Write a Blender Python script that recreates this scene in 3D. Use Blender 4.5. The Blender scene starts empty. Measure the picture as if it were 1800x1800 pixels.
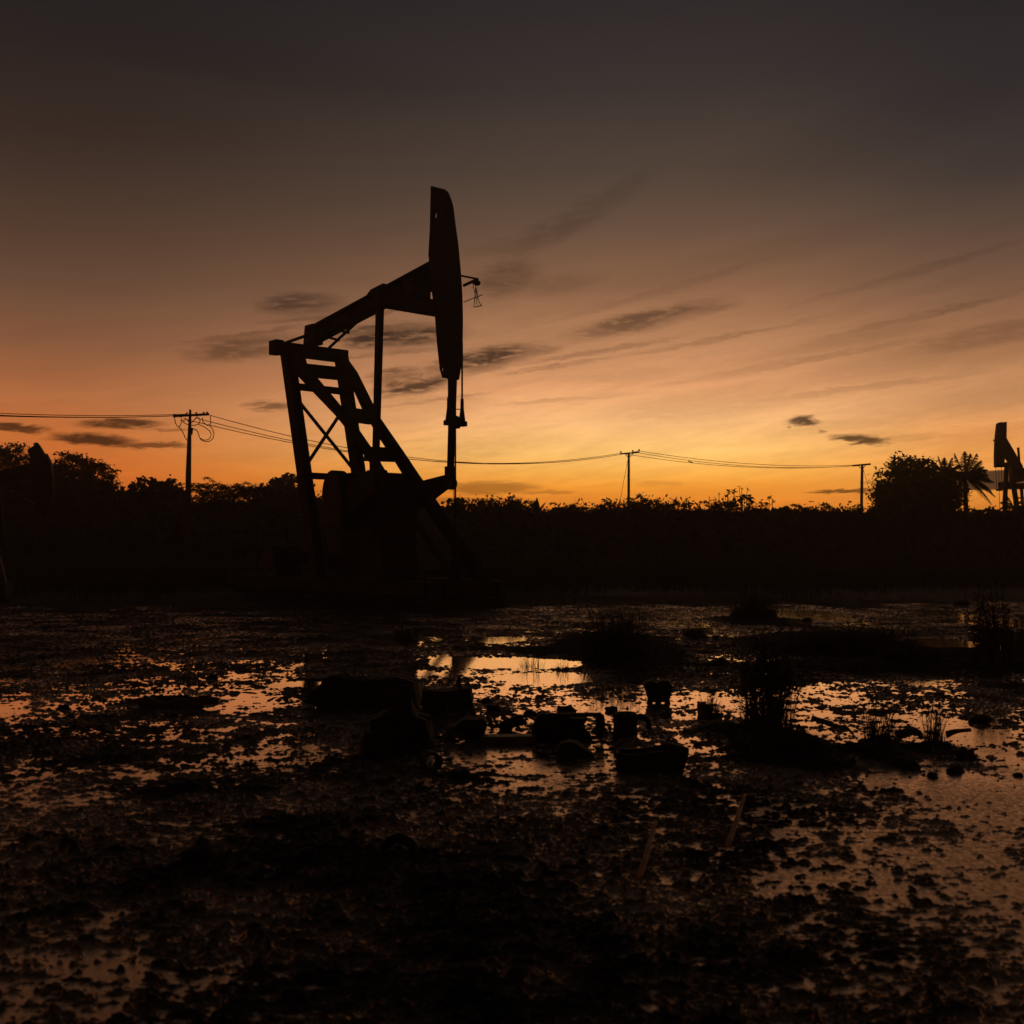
import bpy, math, random
import numpy as np
from mathutils import Vector, Matrix, Euler, Quaternion

SC = bpy.context.scene
COL = SC.collection
rng = np.random.default_rng(7)
random.seed(7)
R = math.radians

# ------------------------------------------------------------------ camera
CAM_H = 1.6
FPX = 2000.0          # focal length in pixels of the 1800 px photograph
HOR = 960.0           # row of the horizon
cam_d = bpy.data.cameras.new("camera")
cam = bpy.data.objects.new("camera", cam_d)
COL.objects.link(cam)
cam.location = (0, 0, CAM_H)
cam.rotation_euler = (R(90), 0, 0)
cam_d.sensor_width = 36
cam_d.lens = 40
cam_d.shift_y = 60 / 1800
cam_d.clip_start = 0.05
cam_d.clip_end = 20000
cam_d.dof.use_dof = True
cam_d.dof.focus_distance = 22
cam_d.dof.aperture_fstop = 3.2
SC.camera = cam

# ------------------------------------------------------------------ colour management
SC.view_settings.view_transform = 'Standard'
SC.view_settings.look = 'None'
SC.view_settings.exposure = 0
SC.view_settings.gamma = 1
SC.view_settings.use_curve_mapping = False
SC.cycles.max_bounces = 6
SC.cycles.sample_clamp_indirect = 4


def lin(c):
    out = []
    for v in c:
        v /= 255
        out.append(v / 12.92 if v <= .04045 else ((v + .055) / 1.055) ** 2.4)
    return tuple(out)


# ------------------------------------------------------------------ world: dusk sky
world = bpy.data.worlds.new("World")
SC.world = world
world.use_nodes = True
NT = world.node_tree
NT.nodes.clear()


def node(t, **kw):
    n = NT.nodes.new(t)
    for k, v in kw.items():
        setattr(n, k, v)
    return n


def link(a, b):
    NT.links.new(a, b)


def mth(op, a, b=None, c=None, clamp=False):
    n = node('ShaderNodeMath', operation=op, use_clamp=clamp)
    for i, x in enumerate((a, b, c)):
        if x is None:
            continue
        if isinstance(x, (int, float)):
            n.inputs[i].default_value = x
        else:
            link(x, n.inputs[i])
    return n.outputs[0]


def smooth(x, a, b, lo=0.0, hi=1.0):
    n = node('ShaderNodeMapRange', interpolation_type='SMOOTHSTEP')
    link(x, n.inputs['Value'])
    n.inputs['From Min'].default_value = a
    n.inputs['From Max'].default_value = b
    n.inputs['To Min'].default_value = lo
    n.inputs['To Max'].default_value = hi
    return n.outputs['Result']


def mixc(f, a, b, mode='MIX'):
    n = node('ShaderNodeMix', data_type='RGBA', blend_type=mode)
    n.clamp_factor = True
    if isinstance(f, (int, float)):
        n.inputs[0].default_value = f
    else:
        link(f, n.inputs[0])
    for i, x in ((6, a), (7, b)):
        if isinstance(x, tuple):
            n.inputs[i].default_value = (*x, 1)
        else:
            link(x, n.inputs[i])
    return n.outputs[2]


def az_el(u, v):
    a = (u - 900) / FPX
    b = (HOR - v) / FPX
    return math.atan(a), math.atan2(b, math.hypot(1, a))


tc = node('ShaderNodeTexCoord')
sep = node('ShaderNodeSeparateXYZ')
link(tc.outputs['Generated'], sep.inputs[0])
AZ = mth('ARCTAN2', sep.outputs[0], sep.outputs[1])
EL = mth('ARCSINE', sep.outputs[2])
comb = node('ShaderNodeCombineXYZ')
link(AZ, comb.inputs[0])
link(EL, comb.inputs[1])

SKY_LEFT = [(0, 34, 29, 29), (150, 47, 36, 31), (300, 65, 48, 39), (400, 82, 59, 45), (500, 104, 73, 55), (600, 136, 88, 60),
            (700, 178, 106, 62), (760, 196, 108, 52), (830, 208, 104, 40), (890, 196, 92, 32), (958, 150, 66, 24)]
SKY_MID = [(0, 43, 38, 39), (150, 55, 48, 45), (300, 78, 64, 55), (400, 102, 78, 62), (500, 137, 97, 71), (600, 187, 132, 92),
           (680, 233, 164, 112), (740, 252, 190, 126), (795, 255, 197, 112), (830, 254, 181, 80), (855, 252, 160, 54), (890, 240, 134, 38), (958, 190, 96, 28)]
SKY_RIGHT = [(0, 38, 34, 36), (150, 46, 41, 42), (300, 62, 53, 49), (400, 90, 69, 57), (500, 121, 87, 66), (600, 162, 112, 77),
             (700, 208, 147, 97), (760, 228, 152, 86), (830, 243, 158, 72), (890, 238, 142, 48), (958, 190, 92, 28)]
EL_MAX = 0.6


def ramp(stops, u):
    n = node('ShaderNodeValToRGB')
    cr = n.color_ramp
    pts = []
    for v, r, g, b in reversed(stops):
        pts.append((az_el(u, v)[1] / EL_MAX, lin((r, g, b))))
    pts.append((0.98, lin((26, 24, 26))))
    cr.elements[0].position = pts[0][0]
    cr.elements[0].color = (*pts[0][1], 1)
    cr.elements[1].position = pts[-1][0]
    cr.elements[1].color = (*pts[-1][1], 1)
    for p, c in pts[1:-1]:
        e = cr.elements.new(p)
        e.color = (*c, 1)
    link(mth('DIVIDE', EL, EL_MAX, clamp=True), n.inputs[0])
    return n.outputs[0]


cL, cM, cR = ramp(SKY_LEFT, 60), ramp(SKY_MID, 1200), ramp(SKY_RIGHT, 1760)
wL = smooth(AZ, R(7), R(-23))
wR = smooth(AZ, R(9), R(24))
sky = mixc(wL, cM, cL)
sky = mixc(wR, sky, cR)

# wispy streaks; lens-shaped cloud banks at their own bearings
mp = node('ShaderNodeMapping', vector_type='TEXTURE')
mp.inputs['Rotation'].default_value = (0, 0, R(9))
mp.inputs['Scale'].default_value = (1 / 5, 1 / 42, 1)
link(comb.outputs[0], mp.inputs[0])
nz = node('ShaderNodeTexNoise')
nz.inputs['Scale'].default_value = 1.5
nz.inputs['Detail'].default_value = 9
nz.inputs['Roughness'].default_value = .62
nz.inputs['Distortion'].default_value = .6
link(mp.outputs[0], nz.inputs['Vector'])
STREAK = nz.outputs[0]
mp2 = node('ShaderNodeMapping', vector_type='TEXTURE')
mp2.inputs['Rotation'].default_value = (0, 0, R(3))
mp2.inputs['Scale'].default_value = (1 / 26, 1 / 120, 1)
link(comb.outputs[0], mp2.inputs[0])
nz2 = node('ShaderNodeTexNoise')
nz2.inputs['Scale'].default_value = 2.0
nz2.inputs['Detail'].default_value = 8
nz2.inputs['Roughness'].default_value = .65
nz2.inputs['Distortion'].default_value = .4
link(mp2.outputs[0], nz2.inputs['Vector'])
FINE = nz2.outputs[0]
# warped coordinates
wv = node('ShaderNodeVectorMath', operation='SUBTRACT')
link(nz2.outputs['Color'], wv.inputs[0])
wv.inputs[1].default_value = (.5, .5, .5)
wv2 = node('ShaderNodeVectorMath', operation='MULTIPLY')
link(wv.outputs[0], wv2.inputs[0])
wv2.inputs[1].default_value = (.035, .011, 0)
wv3 = node('ShaderNodeVectorMath', operation='ADD')
link(comb.outputs[0], wv3.inputs[0])
link(wv2.outputs[0], wv3.inputs[1])
WARP = wv3.outputs[0]


def cloud_mask(u, v, w, h, tilt):
    a, e = az_el(u, v)
    m = node('ShaderNodeMapping', vector_type='TEXTURE')
    m.inputs['Location'].default_value = (a, e, 0)
    m.inputs['Rotation'].default_value = (0, 0, R(tilt))
    m.inputs['Scale'].default_value = (w / 2 / FPX, h / 2 / FPX, 1)
    link(WARP, m.inputs[0])
    ln = node('ShaderNodeVectorMath', operation='LENGTH')
    link(m.outputs[0], ln.inputs[0])
    return ln.outputs['Value']


# (u, v, width, height, tilt, strength, edge softness)
SOFT = [(695, 590, 260, 54, 3, .62), (735, 674, 170, 46, 13, .75), (700, 660, 120, 36, 8, .5), (850, 632, 250, 48, 10, .6), (940, 618, 120, 22, 8, .4), (530, 535, 170, 44, 4, .42),
        (890, 490, 130, 66, 14, .36), (980, 500, 200, 40, 6, .14), (1130, 564, 320, 40, 11, .42), (1230, 545, 150, 22, 7, .36), (430, 612, 230, 46, 9, .36), (480, 713, 110, 20, 2, .42),
        (1230, 714, 420, 70, 6, .16), (1560, 640, 420, 50, 8, .12), (1010, 385, 330, 50, 27, .2), (900, 430, 200, 30, 10, .16), (1300, 455, 500, 60, 10, .08), (1100, 660, 300, 30, 5, .12),
        (1740, 590, 320, 44, 9, .26), (1480, 600, 320, 30, 8, .14), (200, 240, 620, 120, 4, .08), (500, 120, 800, 90, -3, .08), (1500, 250, 700, 120, 14, .08), (1750, 700, 260, 40, 5, .12),
        (1380, 640, 520, 15, 8, .2), (1250, 598, 420, 11, 9, .18), (1600, 560, 400, 13, 10, .2), (1450, 690, 520, 15, 5, .18), (1050, 618, 320, 12, 9, .26), (985, 642, 260, 10, 8, .26),
        (1000, 702, 300, 10, 4, .15), (600, 556, 320, 11, 6, .25), (420, 590, 260, 11, 10, .25), (760, 704, 220, 10, 8, .3), (1200, 500, 520, 17, 14, .15), (1600, 480, 440, 17, 12, .14), (680, 622, 260, 10, 6, .3)]
DARK = [(1410, 740, 66, 20, -2, .95), (1512, 772, 104, 20, -6, .95), (165, 773, 150, 24, -2, .95), (265, 783, 150, 14, 2, .75), (215, 745, 150, 20, 3, .9),
        (25, 751, 120, 18, -3, .9), (300, 755, 90, 8, 2, .4), (860, 858, 210, 26, 0, .55), (840, 880, 190, 16, 0, .5), (960, 866, 120, 8, 0, .4),
        (1490, 863, 150, 9, 1, .85), (1545, 848, 80, 6, 0, .5), (1160, 850, 100, 12, 0, .2), (1600, 770, 140, 16, 4, .22), (1390, 752, 14, 5, 0, .6), (1447, 760, 22, 6, 0, .5)]
total = None
sn = smooth(STREAK, .36, .62)
for (u, v, w, h, t, s) in SOFT:
    g = smooth(cloud_mask(u, v, w, h, t), 1.2, 0.35, 0, min(1, s * 1.5))
    total = g if total is None else mth('MAXIMUM', total, g)
soft = mth('MULTIPLY', mth('MULTIPLY', total, mth('MULTIPLY_ADD', sn, .5, .5)), smooth(FINE, .32, .54, .45, 1.2), clamp=True)
total = None
for (u, v, w, h, t, s) in DARK:
    g = smooth(cloud_mask(u, v, w, h, t), 1.15, 0.45, 0, s)
    total = g if total is None else mth('MAXIMUM', total, g)
dark = mth('MULTIPLY', total, smooth(FINE, .3, .5, .7, 1))
# faint striation over the low sky
low = mth('MULTIPLY', smooth(EL, R(17), R(4)), smooth(AZ, R(-17), R(-2), .35, 1))
stri = mth('MULTIPLY', mth('SUBTRACT', STREAK, .5), mth('MULTIPLY', low, .62))
stri2 = mth('MULTIPLY', mth('SUBTRACT', FINE, .5), mth('MULTIPLY', low, .32))
hi = mth('MULTIPLY', mth('SUBTRACT', STREAK, .5), .16)
gain = mth('ADD', mth('ADD', mth('ADD', stri, stri2), hi), mth('MULTIPLY_ADD', smooth(EL, R(11), R(3)), .13, 1.0))
gm = node('ShaderNodeVectorMath', operation='SCALE')
link(sky, gm.inputs[0])
link(gain, gm.inputs['Scale'])
sky = gm.outputs[0]
sky_soft = mixc(1.0, sky, (.13, .132, .165), 'MULTIPLY')
sky = mixc(soft, sky, sky_soft)
sky_dark = mixc(1.0, sky, (.07, .065, .10), 'MULTIPLY')
sky = mixc(dark, sky, sky_dark)
# grey bank standing low on the right
a0, e0 = az_el(1640, 863)
a1, e1 = az_el(1800, 834)
bank = mth('MULTIPLY', smooth(EL, e0 - .0004, e0 + .0006),
           smooth(mth('SUBTRACT', EL, mth('MULTIPLY', mth('SUBTRACT', AZ, a0), .045)), e0 + .0146, e0 + .0128))
bank = mth('MULTIPLY', bank, smooth(AZ, R(21.2), R(21.9)))
sky = mixc(bank, sky, lin((74, 50, 35)))
# the eastern half of the sky, away from the glow, is dim
back = smooth(mth('ABSOLUTE', mth('SUBTRACT', AZ, R(6))), R(40), R(110), 1, .3)
gb = node('ShaderNodeVectorMath', operation='SCALE')
link(sky, gb.inputs[0])
link(back, gb.inputs['Scale'])
sky = gb.outputs[0]
# a physical dusk sky adds a little blue skylight everywhere
nis = node('ShaderNodeTexSky', sky_type='NISHITA')
nis.sun_disc = False
nis.sun_elevation = R(0.5)
nis.sun_rotation = R(8.5)
bg1 = node('ShaderNodeBackground')
link(sky, bg1.inputs[0])
bg1.inputs[1].default_value = 1.0
bg2 = node('ShaderNodeBackground')
link(nis.outputs[0], bg2.inputs[0])
bg2.inputs[1].default_value = 0.003
add = node('ShaderNodeAddShader')
link(bg1.outputs[0], add.inputs[0])
link(bg2.outputs[0], add.inputs[1])
out = node('ShaderNodeOutputWorld')
link(add.outputs[0], out.inputs[0])

# ------------------------------------------------------------------ sun, just gone behind the trees
sun_d = bpy.data.lights.new("sun", 'SUN')
sun_d.energy = 0.25
sun_d.angle = R(2)
sun_d.color = (1, .5, .2)
sun = bpy.data.objects.new("sun", sun_d)
COL.objects.link(sun)
_az, _el = R(8.5), R(0.5)
sun.rotation_euler = Vector((-math.sin(_az) * math.cos(_el), -math.cos(_az) * math.cos(_el), -math.sin(_el))).to_track_quat('-Z', 'Y').to_euler()


# ------------------------------------------------------------------ materials
def material(name, base, rough=.8, spec=.5, ior=1.45, metallic=0, var=.4, scale=6.0, bump=0.0, bump_scale=30.0, coord='Object'):
    m = bpy.data.materials.new(name)
    m.use_nodes = True
    t = m.node_tree
    b = t.nodes['Principled BSDF']
    b.inputs['Roughness'].default_value = rough
    b.inputs['Specular IOR Level'].default_value = spec
    b.inputs['IOR'].default_value = ior
    b.inputs['Metallic'].default_value = metallic
    tcn = t.nodes.new('ShaderNodeTexCoord')
    n = t.nodes.new('ShaderNodeTexNoise')
    n.inputs['Scale'].default_value = scale
    n.inputs['Detail'].default_value = 6
    t.links.new(tcn.outputs[coord], n.inputs['Vector'])
    mr = t.nodes.new('ShaderNodeMapRange')
    mr.inputs['From Min'].default_value = .3
    mr.inputs['From Max'].default_value = .7
    mr.inputs['To Min'].default_value = 1 - var
    mr.inputs['To Max'].default_value = 1 + var
    t.links.new(n.outputs[0], mr.inputs['Value'])
    sc = t.nodes.new('ShaderNodeVectorMath')
    sc.operation = 'SCALE'
    sc.inputs[0].default_value = base
    t.links.new(mr.outputs[0], sc.inputs['Scale'])
    t.links.new(sc.outputs[0], b.inputs['Base Color'])
    if bump:
        n2 = t.nodes.new('ShaderNodeTexNoise')
        n2.inputs['Scale'].default_value = bump_scale
        n2.inputs['Detail'].default_value = 8
        t.links.new(tcn.outputs[coord], n2.inputs['Vector'])
        bp = t.nodes.new('ShaderNodeBump')
        bp.inputs['Strength'].default_value = 1
        bp.inputs['Distance'].default_value = bump
        t.links.new(n2.outputs[0], bp.inputs['Height'])
        t.links.new(bp.outputs[0], b.inputs['Normal'])
    return m


M = {}
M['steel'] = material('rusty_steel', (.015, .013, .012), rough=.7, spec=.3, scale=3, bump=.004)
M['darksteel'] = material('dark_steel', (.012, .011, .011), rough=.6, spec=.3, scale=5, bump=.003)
M['cable'] = material('cable_black', (.02, .02, .02), rough=.7, spec=.2)
M['palesteel'] = material('bare_steel', (.35, .27, .22), rough=.45, metallic=.3, scale=9)
M['wood'] = material('pole_wood', (.07, .05, .035), rough=.9, spec=.1, scale=8, bump=.004)
M['concrete'] = material('concrete', (.03, .027, .022), rough=.9, spec=.2, scale=3, bump=.006)
M['leaf'] = material('tree_leaf', (.045, .06, .025), rough=.7, spec=.15, scale=1.2, var=.5)
M['leaf_dry'] = material('scrub_leaf', (.06, .055, .03), rough=.75, spec=.15, scale=1.2, var=.5)
M['palm'] = material('palm_leaf', (.05, .065, .025), rough=.5, spec=.3, scale=1.2, var=.4)
M['bark'] = material('bark', (.06, .045, .03), rough=.95, spec=.1, scale=9)
M['blade'] = material('grass_blade', (.06, .06, .03), rough=.7, spec=.15, scale=3, var=.5)
M['rust'] = material('rusted_scrap', (.022, .016, .012), rough=.62, spec=.25, scale=14, var=.6, bump=.006, bump_scale=45)
M['stone'] = material('muddy_stone', (.03, .025, .02), rough=.6, spec=.35, scale=10, bump=.01, bump_scale=25)
M['stick'] = material('bleached_stick', (.62, .45, .3), rough=.8, spec=.1, scale=25, bump=.003)
M['plank'] = material('wet_plank', (.09, .06, .035), rough=.5, spec=.4, scale=12, bump=.003)
M['glaze'] = material('insulator', (.05, .03, .025), rough=.25, spec=.5)


# ------------------------------------------------------------------ helpers
def at(u, v, d):
    """world point seen at pixel (u, v) of the photograph at distance d along the view axis"""
    return Vector(((u - 900) / FPX * d, d, CAM_H + (HOR - v) / FPX * d))


def gp(u, v):
    """ground point at pixel (u, v)"""
    d = FPX * CAM_H / (v - HOR)
    return Vector(((u - 900) / FPX * d, d, 0))


def tag(o, label=None, cat=None, group=None, kind=None):
    if label:
        o['label'] = label
    if cat:
        o['category'] = cat
    if group:
        o['group'] = group
    if kind:
        o['kind'] = kind
    return o


def empty(name, loc, rz=0, label=None, cat=None, group=None):
    o = bpy.data.objects.new(name, None)
    COL.objects.link(o)
    o.location = loc
    o.rotation_euler = (0, 0, rz)
    o.empty_display_size = .2
    return tag(o, label, cat, group)


class MB:
    """collects geometry for one mesh"""

    def __init__(self):
        self.v, self.f = [], []

    def raw(self, vs, fs):
        n = len(self.v)
        self.v += [tuple(p) for p in vs]
        self.f += [tuple(i + n for i in f) for f in fs]
        return self

    def box(self, c, size, rot=None):
        hx, hy, hz = size[0] / 2, size[1] / 2, size[2] / 2
        vs = [Vector((x, y, z)) for x in (-hx, hx) for y in (-hy, hy) for z in (-hz, hz)]
        if rot is not None:
            vs = [rot @ p for p in vs]
        c = Vector(c)
        return self.raw([p + c for p in vs], [(0, 1, 3, 2), (4, 6, 7, 5), (0, 4, 5, 1), (2, 3, 7, 6), (0, 2, 6, 4), (1, 5, 7, 3)])

    def bar(self, a, b, w, h=None, up=(0, 0, 1)):
        """rectangular member from a to b"""
        a, b = Vector(a), Vector(b)
        h = w if h is None else h
        x = (b - a).normalized()
        upv = Vector(up)
        if abs(x.dot(upv)) > .98:
            upv = Vector((1, 0, 0))
        y = upv.cross(x).normalized()
        z = x.cross(y)
        vs = []
        for p in (a, b):
            for sy, sz in ((-1, -1), (1, -1), (1, 1), (-1, 1)):
                vs.append(p + y * sy * w / 2 + z * sz * h / 2)
        return self.raw(vs, [(3, 2, 1, 0), (4, 5, 6, 7), (0, 1, 5, 4), (1, 2, 6, 5), (2, 3, 7, 6), (3, 0, 4, 7)])

    def ibeam(self, a, b, w, h, t=.03, up=(0, 0, 1)):
        """I-section member: two flanges and a web"""
        a, b = Vector(a), Vector(b)
        x = (b - a).normalized()
        upv = Vector(up)
        if abs(x.dot(upv)) > .98:
            upv = Vector((1, 0, 0))
        y = upv.cross(x).normalized()
        z = x.cross(y)
        o = z * (h / 2 - t / 2)
        self.bar(a + o, b + o, w, t, up)
        self.bar(a - o, b - o, w, t, up)
        self.bar(a, b, t, h - 2 * t, up)
        return self

    def tube(self, pts, r, n=6, r1=None, caps=True):
        pts = [Vector(p) for p in pts]
        k = len(pts)
        rs = [r + ((r if r1 is None else r1) - r) * i / max(1, k - 1) for i in range(k)] if not isinstance(r, (list, tuple)) else r
        base = len(self.v)
        t0 = (pts[1] - pts[0]).normalized()
        ref = Vector((0, 0, 1)) if abs(t0.z) < .9 else Vector((1, 0, 0))
        nrm = t0.cross(ref).normalized()
        for i, p in enumerate(pts):
            t = (pts[min(i + 1, k - 1)] - pts[max(i - 1, 0)]).normalized()
            nrm = (nrm - t * nrm.dot(t)).normalized()
            bn = t.cross(nrm)
            for j in range(n):
                a = 2 * math.pi * j / n
                self.v.append(tuple(p + (nrm * math.cos(a) + bn * math.sin(a)) * rs[i]))
        for i in range(k - 1):
            for j in range(n):
                q = base + i * n
                j2 = (j + 1) % n
                self.f.append((q + j, q + j2, q + n + j2, q + n + j))
        if caps:
            self.f.append(tuple(base + j for j in reversed(range(n))))
            self.f.append(tuple(base + (k - 1) * n + j for j in range(n)))
        return self

    def lathe(self, prof, c=(0, 0, 0), n=16, axis=None):
        """prof = [(radius, height)...] about axis (default z) through c"""
        q = Vector((0, 0, 1)).rotation_difference(Vector(axis)) if axis is not None else Quaternion()
        c = Vector(c)
        base = len(self.v)
        for r, h in prof:
            for j in range(n):
                a = 2 * math.pi * j / n
                self.v.append(tuple(c + q @ Vector((r * math.cos(a), r * math.sin(a), h))))
        k = len(prof)
        for i in range(k - 1):
            for j in range(n):
                j2 = (j + 1) % n
                b = base + i * n
                self.f.append((b + j, b + j2, b + n + j2, b + n + j))
        self.f.append(tuple(base + j for j in reversed(range(n))))
        self.f.append(tuple(base + (k - 1) * n + j for j in range(n)))
        return self

    def prism(self, near, far):
        n = len(near)
        vs = list(near) + list(far)
        fs = [tuple(range(n)), tuple(range(2 * n - 1, n - 1, -1))]
        for i in range(n):
            j = (i + 1) % n
            fs.append((i, i + n, j + n, j))
        return self.raw(vs, fs)

    def build(self, name, mat, parent=None, smooth_=False, bevel=0.0, loc=None):
        me = bpy.data.meshes.new(name)
        me.from_pydata(self.v, [], self.f)
        me.update()
        me.materials.append(mat)
        if smooth_:
            me.polygons.foreach_set('use_smooth', [True] * len(me.polygons))
        o = bpy.data.objects.new(name, me)
        COL.objects.link(o)
        if parent is not None:
            o.parent = parent
        if loc is not None:
            o.location = loc
        if bevel:
            b = o.modifiers.new('bevel', 'BEVEL')
            b.width = bevel
            b.segments = 2
            b.limit_method = 'ANGLE'
        return o


def np_mesh(name, verts, faces4, mat, parent=None, smooth_=False, loc=None):
    """fast mesh from numpy arrays: verts (N,3), faces4 (M,k)"""
    me = bpy.data.meshes.new(name)
    verts = np.ascontiguousarray(verts, dtype=np.float32)
    faces4 = np.ascontiguousarray(faces4, dtype=np.int32)
    k = faces4.shape[1]
    me.vertices.add(len(verts))
    me.vertices.foreach_set('co', verts.ravel())
    me.loops.add(faces4.size)
    me.loops.foreach_set('vertex_index', faces4.ravel())
    me.polygons.add(len(faces4))
    me.polygons.foreach_set('loop_start', np.arange(0, faces4.size, k, dtype=np.int32))
    me.polygons.foreach_set('loop_total', np.full(len(faces4), k, dtype=np.int32))
    if smooth_:
        me.polygons.foreach_set('use_smooth', np.ones(len(faces4), dtype=bool))
    me.update(calc_edges=True)
    me.validate()
    me.materials.append(mat)
    o = bpy.data.objects.new(name, me)
    COL.objects.link(o)
    if parent is not None:
        o.parent = parent
    if loc is not None:
        o.location = loc
    return o


# ------------------------------------------------------------------ noise
_perm = np.random.default_rng(11).permutation(4096).astype(np.int64)
_ang = np.random.default_rng(12).uniform(0, 2 * np.pi, 4096)
_gx, _gy = np.cos(_ang), np.sin(_ang)


def perlin(x, y):
    xi = np.floor(x).astype(np.int64)
    yi = np.floor(y).astype(np.int64)
    xf, yf = x - xi, y - yi
    sx = xf * xf * xf * (xf * (xf * 6 - 15) + 10)
    sy = yf * yf * yf * (yf * (yf * 6 - 15) + 10)

    def g(ix, iy, dx, dy):
        h = _perm[(_perm[ix & 4095] + iy) & 4095]
        return _gx[h] * dx + _gy[h] * dy
    a = g(xi, yi, xf, yf)
    b = g(xi + 1, yi, xf - 1, yf)
    c = g(xi, yi + 1, xf, yf - 1)
    d = g(xi + 1, yi + 1, xf - 1, yf - 1)
    return ((a + (b - a) * sx) + ((c + (d - c) * sx) - (a + (b - a) * sx)) * sy) * 1.5


# ================================================================== GROUND AND WATER
# flooded places and raised places, set by where they lie on the ground: (u, v, half width, half height, depth in metres)
WET = [(1730, 1385, 200, 46, -.034), (1790, 1330, 110, 34, -.016), (1640, 1465, 200, 40, -.005), (1520, 1540, 260, 70, -.003), (1700, 1560, 200, 70, -.004),
       (1000, 1275, 240, 60, -.011), (1000, 1345, 280, 40, -.011), (905, 1165, 112, 8, -.11), (962, 1192, 66, 8, -.11), (868, 1125, 44, 5, -.08), (775, 1161, 14, 8, -.08), (745, 1183, 10, 4, -.07),
       (528, 1203, 42, 5, -.06), (1180, 1230, 150, 40, -.007), (1300, 1215, 140, 40, -.005),
       (250, 1205, 440, 34, -.0085), (250, 1250, 340, 20, -.009), (160, 1140, 420, 34, -.008), (470, 1232, 110, 14, -.016),
       (330, 1345, 230, 26, -.011), (130, 1390, 190, 34, -.011), (480, 1320, 120, 20, -.007),
       (90, 1660, 250, 66, -.007), (300, 1700, 150, 60, -.007),
       (1230, 1085, 190, 24, -.011), (1600, 1065, 300, 26, -.011), (1420, 1082, 70, 7, -.03), (1650, 1134, 84, 12, -.16), (1760, 1090, 100, 14, -.014),
       (850, 1150, 120, 60, -.010), (1550, 1240, 260, 50, -.010), (1690, 1290, 160, 40, -.010),
       (1560, 1700, 280, 90, -.003), (1100, 1590, 130, 40, -.004), (1000, 1480, 200, 30, -.008), (1200, 1440, 90, 14, -.008), (1350, 1420, 120, 30, -.006)]
DRY = [(760, 1600, 360, 150, .016), (350, 1500, 420, 50, .010), (1180, 1520, 110, 30, .006), (600, 1100, 220, 50, .006), (640, 1370, 120, 50, .006),
       (1080, 1140, 90, 26, .10), (1500, 1132, 170, 16, .14), (1570, 1174, 210, 12, .08), (1745, 1160, 70, 20, .10), (1330, 1092, 70, 8, .08),
       (1385, 1322, 80, 30, .13), (1545, 1330, 46, 18, .09), (1640, 1318, 40, 9, .06), (310, 1235, 75, 5, .07), (700, 1300, 70, 24, .05),
       (1000, 1710, 300, 100, .006), (100, 1085, 300, 14, .008), (1290, 1285, 60, 14, .04), (950, 1146, 60, 5, .05), (1230, 1170, 120, 14, .008)]


def ground_height(x, y):
    r = np.hypot(x, y)
    n = perlin(x * 1.9, y * 2.3) * .55 + perlin(x * 4.3 + 9, y * 6.0 + 3) * .75 + perlin(x * 9 + 31, y * 13 + 17) * 1.0
    n += perlin(x * 20 + 5, y * 28 + 7) * .9 + perlin(x * 55 + 2, y * 54 + 4) * .45
    h = .0150 * n + .0056
    # loose clods lying on everything, also in the pools
    patch = np.clip(perlin(x * .9 + 14, y * .8 + 21) + .75, .15, 1.5)
    clod = .05 * np.maximum(0, perlin(x * 9 + 61, y * 13 + 13) - .40) * patch + .055 * np.maximum(0, perlin(x * 18 + 3, y * 28 + 44) - .28) * patch + .10 * np.maximum(0, perlin(x * 3.1 + 5, y * 3.7 + 71) - .62)
    clod = .020 * (1 - np.exp(-clod / .020)) + .007 * np.clip(clod / .012, 0, 1) * perlin(x * 31 + 8, y * 33 + 2)
    h += clod
    h += .010 * perlin(x * .55 + 3.3, y * .5 + 7.7) + .008 * perlin(x * 1.3 + 1.3, y * .9 + 2.7)
    for (u, v, su, sv, amp) in WET + DRY:
        c = gp(u, v)
        d = c.y
        rx = su / FPX * d
        ry = max(.12, sv * d * d / (FPX * CAM_H))
        q = ((x - c.x) / rx) ** 2 + ((y - c.y) / ry) ** 2
        h += amp * np.exp(-np.minimum(q, 40) ** (1.6 if abs(amp) > .05 else 1.0))
    # firm ground behind the marsh
    f = np.clip((y - 27 - 4.5 * perlin(x * .12, y * .12) - 2.5 * perlin(x * .4, y * .3)) / 10, 0, 1)
    h += f * f * (3 - 2 * f) * .16
    far = np.clip((r - 45) / 40, 0, 1)
    h = h * (1 - far) + far * (.2 + .3 * perlin(x * .03, y * .03))
    return h


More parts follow.
